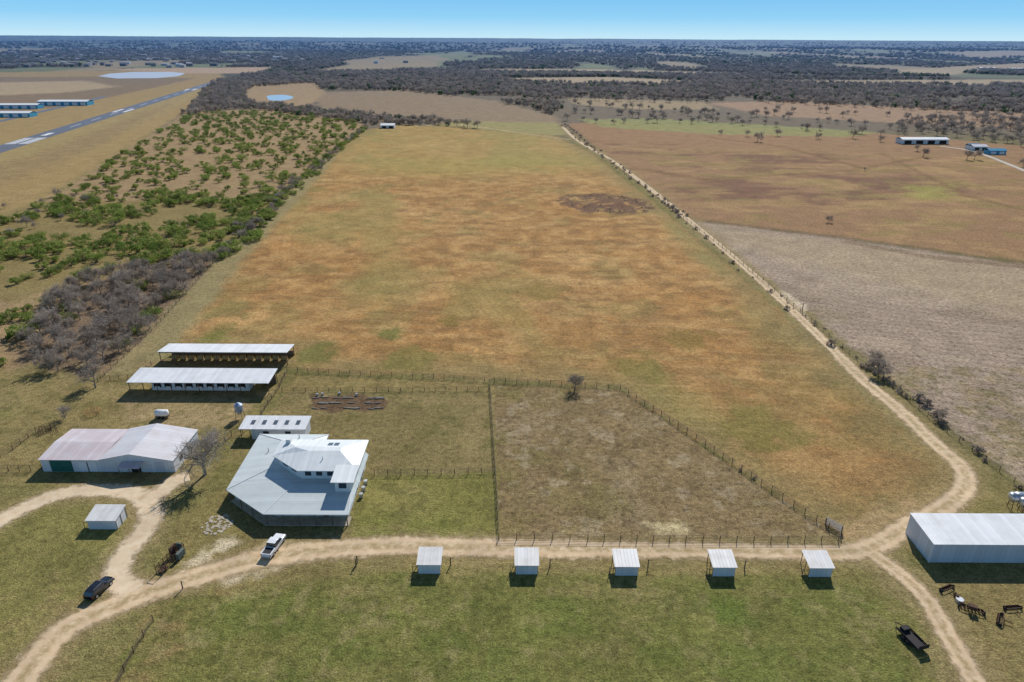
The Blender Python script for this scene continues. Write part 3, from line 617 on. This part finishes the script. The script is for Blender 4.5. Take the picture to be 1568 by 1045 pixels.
for i in range(11):
    x=x0+.4+(x1-x0-.8)*i/10; m.beam((x,y0+.3,-.1),(x,y0+.3,3.4),.1,.1,6); 
for x in (x0+.4,x1-.4): m.beam((x,y1-.4,-.1),(x,y1-.4,3.85),.1,.1,6)
m.obj("posts",PIPE,b); box("right_stall_wall",-68.2,-62.9,162.2,162.3,0,3.6,WOOD,b)
b=emp("machinery_barn"); xa,xm,xb,y0,y1=-99.8,-86.5,-71.2,121.0,133.4
box("wall",xa+.3,xb-.2,y0+.3,y1-.2,0,3.05,WALL,b)
slab("roof_low",[(xa,y0,3.12),(xm,y0,3.12),(xm,(y0+y1)/2,3.7),(xa,(y0+y1)/2,3.7)],.1,PINK_ROOF,b); slab("roof_low_back",[(xa,(y0+y1)/2,3.7),(xm,(y0+y1)/2,3.7),(xm,y1,3.2),(xa,y1,3.2)],.1,PINK_ROOF,b)
xr=-80.2
slab("roof_gable_left",[(xm-.3,y0-.1,3.3),(xr,y0-.1,4.7),(xr,y1+.1,4.7),(xm-.3,y1+.1,3.3)],.1,PALE_ROOF,b); slab("roof_gable_right",[(xr,y0-.1,4.7),(xb,y0-.1,3.12),(xb,y1+.1,3.12),(xr,y1+.1,4.7)],.1,PALE_ROOF,b)
for yy in (y0+.25,y1-.25): mk("gable_wall",[(xm,yy,3.0),(xb-.3,yy,3.0),(xb-.3,yy,3.05),(xr,yy,4.56),(xm,yy,3.2)],[(0,1,2,3,4)],WALL,b)
box("green_door",-97.6,-93.0,y0+.2,y0+.28,.1,2.8,GREEN,b); 
for q in (-91.6,-89.6): box("sliding_door",q,q+1.8,y0+.2,y0+.28,.1,2.5,TRIM,b)
box("sliding_door_seam",-89.78,-89.62,y0+.15,y0+.19,.1,2.5,DARK,b)
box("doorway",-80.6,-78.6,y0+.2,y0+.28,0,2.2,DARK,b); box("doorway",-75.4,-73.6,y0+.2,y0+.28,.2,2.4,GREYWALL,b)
slab("awning",[(-82.2,y0-1.9,2.4),(-77.6,y0-1.9,2.4),(-77.6,y0+.25,2.75),(-82.2,y0+.25,2.75)],.07,PINK_ROOF,b); m=MB()
for x in (-82,-79.9,-77.8): m.beam((x,y0-1.75,0),(x,y0-1.75,2.35),.07,.07,5)
m.obj("awning_posts",POST,b)
for y in (124,128): window(b,y,y+1.2,xb-.2,1.2,2.2,face='x')
b=emp("bunkhouse"); x0,x1,y0,y1=-62.3,-47.0,134.0,139.3
box("wall",x0+2.6,x1-.4,y0+.5,y1-.4,0,2.9,WALL,b); slab("roof",[(x0,y0,3.0),(x1,y0,3.0),(x1,y1,3.5),(x0,y1,3.5)],.12,WHITE_ROOF,b)
m=MB()
for x in (x0+.3,x0+2.4):
    m.beam((x,y0+.3,0),(x,y0+.3,2.9),.08,.08,6); m.beam((x,y1-.3,0),(x,y1-.3,3.3),.08,.08,6)
m.obj("posts",PIPE,b)
for i,x in enumerate((-60.2,-57.6,-55.0,-52.4,-49.8)): slab("skylight",[(x,y0+1.8,3.24),(x+.9,y0+1.8,3.24),(x+.9,y0+3.4,3.39),(x,y0+3.4,3.39)],.05,SOLAR,b)
window(b,-57,-55.6,y0+.5,1.1,2.2); window(b,-52,-50.6,y0+.5,1.1,2.2)
# main house
b=emp("ranch_house")
OUT=[(-56.4,111.4),(-46.6,103.9),(-30.6,103.9),(-30.7,124.2),(-41.2,124.6),(-41.2,132.2),(-56.8,132.2)]
INN=[(-49.4,117.4),(-43.0,112.0),(-31.5,112.0),(-31.5,123.8),(-45.0,123.8),(-45.0,127.5),(-49.4,127.5)]
frustum("lower_roof",OUT,2.85,INN,3.95,.18,HOUSE_ROOF,b)
m=MB()
for i in (0,1,2,5,6): m.beam((*OUT[i],2.88),(*INN[i],3.98),.09,.09,4)
m.obj("hip_caps",TRIM,b)
prism("ground_floor_wall",[(-55.4,112.4),(-45.6,106.9),(-31.4,106.9),(-31.4,123.6),(-42,123.6),(-42,131.4),(-55.9,131.4)],0,2.66,STUCCO,b)
prism("upper_wall",[(-47.9,118.6),(-42.0,113.8),(-34.3,113.8),(-34.3,109.9),(-31.2,109.9),(-31.2,123.6),(-47.9,123.6)],2.7,6.35,STUCCO,b)
UO=[(-48.9,118.2),(-42.4,112.9),(-30.4,112.9),(-30.4,124.4),(-48.9,124.4)]; UI=[(-44.6,119.6),(-41.6,118.3),(-35.0,118.3),(-35.0,119.6),(-44.6,120.0)]
frustum("upper_roof",UO,6.4,UI,7.6,.16,HOUSE_ROOFX,b)
slab("wing_roof",[(-34.9,109.1,6.38),(-30.35,109.1,6.38),(-30.35,114.4,6.85),(-34.9,114.4,6.85)],.14,HOUSE_ROOFX,b)
for x in (-41.2,-39.0,-36.8): window(b,x,x+1.3,113.8,4.7,5.8)
window(b,-33.6,-32.0,109.9,4.5,5.7)
for t in (.18,.58):
    p=Vector((-47.9,118.6)).lerp(Vector((-42,113.8)),t); q=Vector((-47.9,118.6)).lerp(Vector((-42,113.8)),t+.22); n=Vector((-.63,-.775))*.05
    mk("clerestory_window",[(p.x+n.x,p.y+n.y,4.7),(q.x+n.x,q.y+n.y,4.7),(q.x+n.x,q.y+n.y,5.8),(p.x+n.x,p.y+n.y,5.8)],[(0,1,2,3)],GLASS,b)
for y,z in ((112,4.6),(116,4.6),(120,4.6),(114,1.0),(119,1.0)): window(b,y,y+1.4,-31.2,z,z+1.3,face='x')
for x in (-44.2,-41,-38,-34.6): window(b,x,x+1.6,106.9,.8,2.2)
box("front_door",-36.3,-35.2,106.80,106.88,0,2.1,WOOD,b)
m=MB()
for x in (-46.2,-43.1,-40.0,-36.9,-33.8,-31.0): m.beam((x,104.2,0),(x,104.2,2.66),.11,.11,6)
for t in (.0,.33,.66): 
    p=Vector((-56.0,111.6)).lerp(Vector((-46.6,104.3)),t); m.beam((p.x,p.y,0),(p.x,p.y,2.66),.11,.11,6)
m.obj("porch_posts",WOOD,b); prism("porch_floor",[(-56,111.5),(-46.6,104.1),(-30.8,104.1),(-30.8,106.88),(-45.6,106.88),(-55.42,112.38)],0,.12,STONE,b)
for x in (-38.2,-36.9): slab("roof_skylight",[(x,120.6,7.46),(x+1.0,120.6,7.46),(x+1.0,122.2,7.05),(x,122.2,7.05)],.04,SOLAR,b)
m=MB(); cyl(m,(-52,124),.12,3.2,4.4,8); cyl(m,(-47,129.5),.15,3.1,4.3,8); cyl(m,(-38,116),.1,7.0,7.7,8); m.obj("roof_vents",STEEL,b)
box("chimney",-47.2,-46.2,121.8,122.8,6.3,7.9,STUCCO,b)
mb=MB(); 
for i in range(3): cyl(mb,(-30.2,113+i*2.2),.45,0,1.0,10)
mb.obj("condenser_units",STEEL,b)
# stone patio
m=MB(); r=random.Random(3); c=G(333,803)
for i in range(70):
    a=r.uniform(0,6.28); d=r.uniform(0,1)**.5*2.7; x=c[0]+math.cos(a)*d; y=c[1]+math.sin(a)*d*1.1; s=r.uniform(.2,.42); n=r.choice((5,6)); ph=r.uniform(0,6)
    v=[(x+s*math.cos(ph+6.283*k/n),y+s*math.sin(ph+6.283*k/n),.045+i*.0006) for k in range(n)]; v+=[(p[0],p[1],0) for p in v]; m.add(v,[tuple(range(n))]+[(k,k+n,(k+1)%n+n,(k+1)%n) for k in range(n)])
m.obj("stone_patio",STONE)
# loafing sheds
def shed(u0,u1,vb,w=None,h0=2.2,h1=2.75,dep=3.5):
    xa,yf=G(u0,vb); xb,_=G(u1,vb); b=emp("loafing_shed")
    box("front_wall",xa+.1,xb-.1,yf,yf+.06,.05,h0-.02,WALL,b)
    slab("roof",[(xa-.15,yf-.25,h0),(xb+.15,yf-.25,h0),(xb+.15,yf+dep+.2,h1),(xa-.15,yf+dep+.2,h1)],.07,SHED_ROOF,b)
    mk("side_wall",[(xb-.12,yf+.07,.05),(xb-.12,yf+dep,.05),(xb-.12,yf+dep,h1-.12),(xb-.12,yf+.07,h0-.1)],[(0,1,2,3)],WALL,b)
    m=MB()
    for x in (xa+.1,xb-.1):
        for y,z in ((yf+.12,h0-.1),(yf+dep/2,(h0+h1)/2-.1),(yf+dep,h1-.12)): m.beam((x,y,-.1),(x,y,z),.07,.07,5)
    for z in (.7,1.3): m.beam((xa+.1,yf+.1,z),(xa+.1,yf+dep*.55,z),.035,.035,4)
    m.beam((xa-.9,yf+.3,-.1),(xa-.9,yf+.3,1.6),.06,.06,5); m.beam((xa-.9,yf+.3,1.4),(xa+.1,yf+.12,1.4),.035,.035,4)
    m.box(xa,xb,yf+dep-.05,yf+dep+.05,h1-.3,h1-.16)
    m.obj("posts",WOOD,b); return b
for u0,u1,vb in ((640,675,879),(789,824,880),(941,977,882),(1090,1125,883),(1237,1273,884)): shed(u0,u1,vb)
shed(136,181,811,h0=2.2,h1=2.9,dep=3.6)
# big metal building right
b=emp("metal_workshop"); x0,x1,y0,y1=74.2,108,95.1,103.2
box("wall",x0+.1,x1-.1,y0+.1,y1-.1,0,3.95,GREYWALL,b)
slab("roof",[(x0,y0,4.1),(x1,y0,4.1),(x1,y1,4.55),(x0,y1,4.55)],.14,WHITE_ROOF,b)
mk("end_wall",[(x0+.08,y0+.1,3.9),(x0+.08,y0+.1,3.96),(x0+.08,y1-.1,4.42),(x0+.08,y1-.1,3.9)],[(0,1,2,3)],GREYWALL,b)
box("corner_trim",x0+.04,x0+.12,y0+.02,y0+.09,0,3.95,TRIM,b)
for u,v in ((1553,778),(1569,786)):
    x,y=G(u,v); b=emp("storage_tank"); m=MB(); m.beam((x-1.3,y,2.6),(x+1.3,y,2.6),1.05,1.05,20); m.beam((x+1.3,y,2.6),(x+1.6,y,2.6),1.05,.55,20); m.beam((x-1.6,y,2.6),(x-1.3,y,2.6),.55,1.05,20); m.obj("tank",STEEL,b,True)
    m=MB()
    for sx_ in (-1,1):
        for sy in (-.7,.7): m.beam((x+sx_,y+sy,0),(x+sx_,y+sy*.7,1.9),.08,.08,5)
        m.beam((x+sx_,y-.7,1.0),(x+sx_,y+.7,1.0),.05,.05,4)
    m.obj("stand",RUST,b)
x,y=G(368,640); b=emp("feed_silo"); m=MB(); cyl(m,(x,y),.95,2.0,3.6,16); cyl(m,(x,y),.25,1.0,2.0,16,.95); cyl(m,(x,y),.98,3.6,4.2,16,.2); m.obj("hopper",simple("bluish_steel",(.35,.42,.55),.4,.4),b)
m=MB()
for i in range(4): t=i*math.pi/2+.78; m.beam((x+math.cos(t)*1.1,y+math.sin(t)*1.1,0),(x+math.cos(t)*.95,y+math.sin(t)*.95,2.6),.06,.06,5)
m.obj("legs",PIPE,b)
x,y=G(249,640); b=emp("tank_trailer"); m=MB(); m.beam((x-1.3,y,1.35),(x+1.3,y,1.35),.85,.85,18); m.beam((x-1.6,y,1.35),(x-1.3,y,1.35),.45,.85,18); m.beam((x+1.3,y,1.35),(x+1.6,y,1.35),.85,.45,18); m.obj("tank",TRIM,b,True)
m=MB(); m.box(x-1.6,x+1.6,y-.6,y+.6,.42,.5); m.beam((x+1.5,y,.45),(x+2.8,y,.4),.06,.06,4); m.obj("frame",RUST,b)
m=MB()
for sx_ in (-.5,.5):
    for sy in (-.85,.85): m.beam((x+sx_,y+sy-.1,.35),(x+sx_,y+sy+.1,.35),.35,.35,14)
m.obj("wheels",TYRE,b)
def ring(u,v,r=1.4,name="hay_feeder",mat=RUST):
    x,y=G(u,v); m=MB(); n=14
    for z in (.3,.7,1.15):
        for i in range(n): a=6.283*i/n; c=6.283*(i+1)/n; m.beam((x+r*math.cos(a),y+r*math.sin(a),z),(x+r*math.cos(c),y+r*math.sin(c),z),.045,.045,4)
    for i in range(n): a=6.283*i/n; m.beam((x+r*math.cos(a),y+r*math.sin(a),0),(x+r*math.cos(a),y+r*math.sin(a),1.15),.035,.035,4)
    m.obj(name,mat)
ring(142,634,1.6,"hay_feeder",simple("orange_frame",(.45,.22,.08),.8)); ring(70,660,1.3)
x,y=G(262,862); b=emp("cattle_chute",(x,y,0),math.radians(-12)); m=MB()
for sx_ in (-.6,.6):
    for k in range(7): m.beam((sx_,-3+k,0),(sx_,-3+k,1.8),.06,.06,5)
    for z in (.4,.8,1.2,1.6): m.beam((sx_,-3,z),(sx_,3,z),.05,.05,4)
for k in (-3,0,3): m.beam((-.6,k,1.8),(.6,k,1.8),.06,.06,4)
m.box(-1.1,-.7,1.2,2.8,.2,1.9); m.box(-.5,.5,-2.8,-1.2,.3,.4); m.obj("frame",RUST,b)
m=MB(); m.box(.7,1.25,.6,2.4,.3,1.5); m.box(-.5,.5,2.6,2.75,.2,2.1); m.obj("panels",simple("green_grey",(.12,.15,.13),.6),b)

# ------------------------------------------------------------------ vehicles
def vehicle(name,u,v,ang,paint,st,wx,W,glassr,extra=None,wr=.38):
    x,y=G(u,v); b=emp(name,(x,y,0),ang); V=[];Fc=[];MI=[]
    for (sx_,zb,zl,zt,wb,wt) in st: V+= [(sx_,-wb*.96,zb),(sx_,-wb,zl*.6+zb*.4),(sx_,-wb*.97,zl),(sx_,-wt,zt),(sx_,wt,zt),(sx_,wb*.97,zl),(sx_,wb,zl*.6+zb*.4),(sx_,wb*.96,zb)]
    for i in range(len(st)-1):
        for k in range(8):
            a=i*8+k; c=i*8+(k+1)%8; Fc.append((a,c,c+8,a+8))
            slope=abs(st[i][3]-st[i+1][3])>.3 and k==3; side=k in (2,4) and glassr[0]<=i<glassr[1]
            MI.append(1 if (slope or side) else 0)
    Fc.append(tuple(range(7,-1,-1))); n=(len(st)-1)*8; Fc.append(tuple(range(n,n+8))); MI+=[0,0]
    o=mk("body",V,Fc,None,b,False,[paint,GLASS],MI); bm=o.modifiers.new("bevel",'BEVEL'); bm.width=.03; bm.segments=2; bm.limit_method='ANGLE'
    m=MB()
    for xx in wx:
        for s in (-1,1): m.beam((xx,s*(W-.24),wr),(xx,s*(W+.01),wr),wr,wr,20)
    m.obj("tyres",TYRE,b)
    m=MB()
    for xx in wx:
        for s in (-1,1): m.beam((xx,s*(W+.012),wr),(xx,s*(W+.03),wr),wr*.6,wr*.5,14)
    m.obj("wheel_rims",STEEL,b)
    fx=st[-1][0]; bx=st[0][0]; m=MB(); m.box(fx-.03,fx+.03,-W*.9,-W*.55,.72,.9); m.box(fx-.03,fx+.03,W*.55,W*.9,.72,.9); m.obj("headlamps",HEADL,b)
    m=MB(); m.box(bx-.03,bx+.03,-W*.95,-W*.8,.75,1.05); m.box(bx-.03,bx+.03,W*.8,W*.95,.75,1.05); m.obj("tail_lamps",REDL,b)
    m=MB(); m.box(fx-.02,fx+.12,-W*.9,W*.9,.38,.58); m.box(bx-.12,bx+.02,-W*.9,W*.9,.42,.6); m.obj("bumpers",STEEL if paint is CAPAINT else TYRE,b)
    m=MB(); m.box(fx+.0,fx+.035,-W*.5,W*.5,.62,.9); m.obj("grille",TYRE,b)
    m=MB()
    mx=[s for s in st if s[3]>1.5][-1][0]
    for s in (-1,1): m.box(mx+.05,mx+.25,s*(W+.14)-.1,s*(W+.14)+.1,1.12,1.32)
    m.obj("door_mirrors",paint,b)
    return b
a=math.atan2(G(432,818)[1]-G(409,850)[1],G(432,818)[0]-G(409,850)[0])
pk=vehicle("pickup_truck",420,840,a,CAPAINT,[(-2.95,.5,1.12,1.13,.97,.92),(-1.05,.45,1.12,1.13,1.0,.95),(-1.0,.45,1.15,1.2,1.0,.95),(-.8,.45,1.17,1.88,1.0,.78),(.1,.42,1.17,1.93,1.0,.8),(.85,.42,1.17,1.86,1.0,.78),(1.55,.42,1.15,1.2,1.0,.86),(2.7,.45,1.05,1.1,.97,.84),(2.95,.5,.85,.92,.88,.76)],(-1.9,1.95),1.0,(2,6),wr=.41)
m=MB(); m.box(-2.8,-1.15,-.78,.78,1.10,1.142); m.obj("bed_floor",simple("bed_liner",(.04,.04,.04),.9),pk)
m=MB(); m.box(-2.95,-1.1,-.98,-.80,1.144,1.24); m.box(-2.95,-1.1,.80,.98,1.144,1.24); m.box(-2.98,-2.85,-.795,.795,1.144,1.24); m.obj("bed_rails",CAPAINT,pk)
a=math.atan2(G(168,886)[1]-G(140,912)[1],G(168,886)[0]-G(140,912)[0])
sv=vehicle("black_suv",153,905,a,BLPAINT,[(-2.35,.45,.95,1.0,.88,.8),(-2.3,.4,1.02,1.1,.93,.82),(-2.0,.38,1.05,1.62,.95,.72),(-.9,.36,1.05,1.74,.96,.74),(.5,.36,1.04,1.7,.96,.72),(1.15,.38,1.02,1.12,.95,.8),(2.15,.4,.92,.98,.92,.78),(2.4,.48,.75,.8,.8,.68)],(-1.5,1.5),.95,(1,5))
m=MB(); m.box(-1.6,.3,-.68,-.64,1.78,1.81); m.box(-1.6,.3,.64,.68,1.78,1.81); m.obj("roof_rails",STEEL,sv)
x,y=G(1395,982); b=emp("utility_trailer",(x,y,0),math.radians(105)); m=MB()
m.box(-2.2,2.2,-.95,.95,.6,.68); m.box(-2.2,2.2,-1.0,-.96,.7,1.0); m.box(-2.2,2.2,.96,1.0,.7,1.0); m.box(-2.26,-2.21,-.95,.95,.7,1.5); m.beam((2.2,-.8,.6),(3.4,0,.5),.06,.06,4); m.beam((2.2,.8,.6),(3.4,0,.5),.06,.06,4); m.box(1.2,2.0,-.7,.5,.69,1.2); m.obj("frame",simple("trailer_dark",(.03,.025,.025),.8),b)
m=MB()
for xx in (-.4,.45):
    for s in (-1,1): m.beam((xx,s*1.05,.36),(xx,s*1.27,.36),.36,.36,14)
m.obj("wheels",TYRE,b)
def implement(u,v,ang,s=1,kind=0):
    x,y=G(u,v); b=emp("farm_implement",(x,y,0),ang); b.scale=(s,s,s); m=MB()
    m.beam((-1.6,0,.6),(1.6,0,.6),.08,.08,4); m.beam((-1.6,.8,.6),(1.6,.8,.6),.07,.07,4); m.beam((0,0,.6),(0,-1.6,.5),.08,.08,4)
    for k in range(7): m.beam((-1.5+k*.5,.1,.6),(-1.5+k*.5,.7,.05),.05,.03,4); m.beam((-1.5+k*.5,.78,.3),(-1.44+k*.5,.82,.3),.3,.3,12)
    if kind: m.box(-.6,.6,-.2,.6,.65,1.3)
    m.obj("frame",RUST,b); m=MB()
    for sx_ in (-1.8,1.8): m.beam((sx_-.1,.3,.35),(sx_+.1,.3,.35),.35,.35,14)
    m.obj("wheels",TYRE,b)
for q in ((1452,905,.4,.8,0),(1487,938,-.5,1,1),(1535,952,.9,.8,0),(1552,935,.1,.8,0),(1466,916,1.2,.5,1)): implement(*q)
x,y=G(1469,921); m=MB(); cyl(m,(x,y),.7,0,.5,14,.6); m.obj("water_trough",STEEL)
x,y=G(1275,810); b=emp("stock_panel_stack",(x,y,0),-.9); m=MB()
for k in range(4):
    for z in (.3,.7,1.1,1.5): m.beam((-1.6,k*.15,z),(1.6,k*.15,z),.03,.03,4)
    m.beam((-1.6,k*.15,0),(-1.6,k*.15,1.5),.04,.04,4); m.beam((1.6,k*.15,0),(1.6,k*.15,1.5),.04,.04,4)
m.obj("panels",simple("dull_steel",(.22,.22,.22),.6,.3),b)
x,y=G(1228,478); m=MB(); m.beam((x,y,-.1),(x,y,3.2),.16,.13,8); m.beam((x-1,y,2.9),(x+1,y,2.9),.06,.06,4); m.obj("gate_post",POST)
m=MB(); r=random.Random(5)
for i in range(40):
    u=r.uniform(482,584); v=r.choice((610,618,626))+r.uniform(-1,1); x,y=G(u,v); a=r.uniform(-.25,.25); m.beam((x-math.cos(a)*.9,y-math.sin(a)*.9,.14),(x+math.cos(a)*.9,y+math.sin(a)*.9,.14),.13,.11,6)
m.obj("garden_bed_logs",simple("bleached_log",(.42,.37,.30),.9,0,.3))
m=MB()
for u,v in ((486,606),(494,605),(520,604),(546,606),(552,735)): x,y=G(u,v); cyl(m,(x,y),.28,0,.6,10,.32)
m.obj("planter_barrels",simple("grey_plastic",(.35,.36,.38),.6))
def farbarn(name,u0,u1,v,dep,h,roof,wall,ridge=1.5):
    xa,ya=G(u0,v); xb,yb=G(u1,v); b=emp(name); c=Vector((xa,ya,0)); d=Vector((xb-xa,yb-ya,0)); L=d.length; ang=math.atan2(d.y,d.x); b.location=c; b.rotation_euler=(0,0,ang)
    box("wall",0,L,0,dep,0,h,wall,b); slab("roof_front",[(-.4,-.4,h+.03),(L+.4,-.4,h+.03),(L+.4,dep/2,h+ridge),(-.4,dep/2,h+ridge)],.15,roof,b); slab("roof_back",[(-.4,dep/2,h+ridge),(L+.4,dep/2,h+ridge),(L+.4,dep+.4,h+.03),(-.4,dep+.4,h+.03)],.15,roof,b)
    n=max(2,int(L/9))
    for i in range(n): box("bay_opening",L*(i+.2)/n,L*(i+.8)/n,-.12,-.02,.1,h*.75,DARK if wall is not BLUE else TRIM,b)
farbarn("aircraft_hangar",58,134,162,18,5,TRIM,BLUE,1.6); farbarn("aircraft_hangar",-40,46,180,15,4.5,TRIM,BLUE,1.6); farbarn("aircraft_hangar",-10,58,167,14,4.5,TRIM,BLUE,1.6)
farbarn("equipment_barn",1381,1452,221,11,4,WHITE_ROOF,WALL,1.3); farbarn("farm_house",1490,1512,231,9,3.2,PALE_ROOF,WALL); farbarn("blue_tank_shed",1514,1540,237,7,3,BLUE,BLUE)
farbarn("farm_house",583,604,197,10,3,TRIM,WALL,1.5); farbarn("storage_shed",1484,1500,229,6,3,BLUE,WALL)
farbarn("farm_house",1500,1525,107,14,5,WHITE_ROOF,WALL,2); farbarn("farm_house",1545,1568,108,12,5,WHITE_ROOF,WALL,2)
# town
m=MB(); r=random.Random(9)
for i in range(330):
    u=r.uniform(-80,470) if r.random()<.87 else r.uniform(470,1600); v=r.uniform(74,104) if u<470 else r.uniform(68,98); x,y=G(u,v)
    if u>330 and v>98: continue
    L=r.uniform(10,22)*(1.5 if r.random()<.12 else 1); Wd=r.uniform(8,13); h=r.uniform(3,5)+ss(2200,6000,np.array(math.hypot(x,y)))*10+3; rd=h+r.uniform(1.5,3)
    m.add([(x,y,-1),(x+L,y,-1),(x+L,y+Wd,-1),(x,y+Wd,-1),(x,y,h),(x+L,y,h),(x+L,y+Wd,h),(x,y+Wd,h),(x,y+Wd/2,rd),(x+L,y+Wd/2,rd)],[(0,1,5,4),(2,3,7,6),(4,5,9,8),(6,7,8,9),(0,4,8,7,3),(1,2,6,9,5)])
tm=N("town_buildings"); g=tm.n('ShaderNodeNewGeometry'); rp=tm.n('ShaderNodeValToRGB'); tm.l(g.outputs['Random Per Island'],rp.inputs[0])
e=rp.color_ramp.elements; e[0].color=(.3,.25,.22,1); e[1].color=(.75,.75,.75,1); e[1].position=.95; q=e.new(.4); q.color=(.22,.21,.21,1); q=e.new(.75); q.color=(.5,.43,.38,1)
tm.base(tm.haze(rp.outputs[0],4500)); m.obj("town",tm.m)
x,y=G(527,66); m=MB(); m.beam((x,y,0),(x,y,90),1.2,.6,4); m.obj("radio_mast",STEEL)
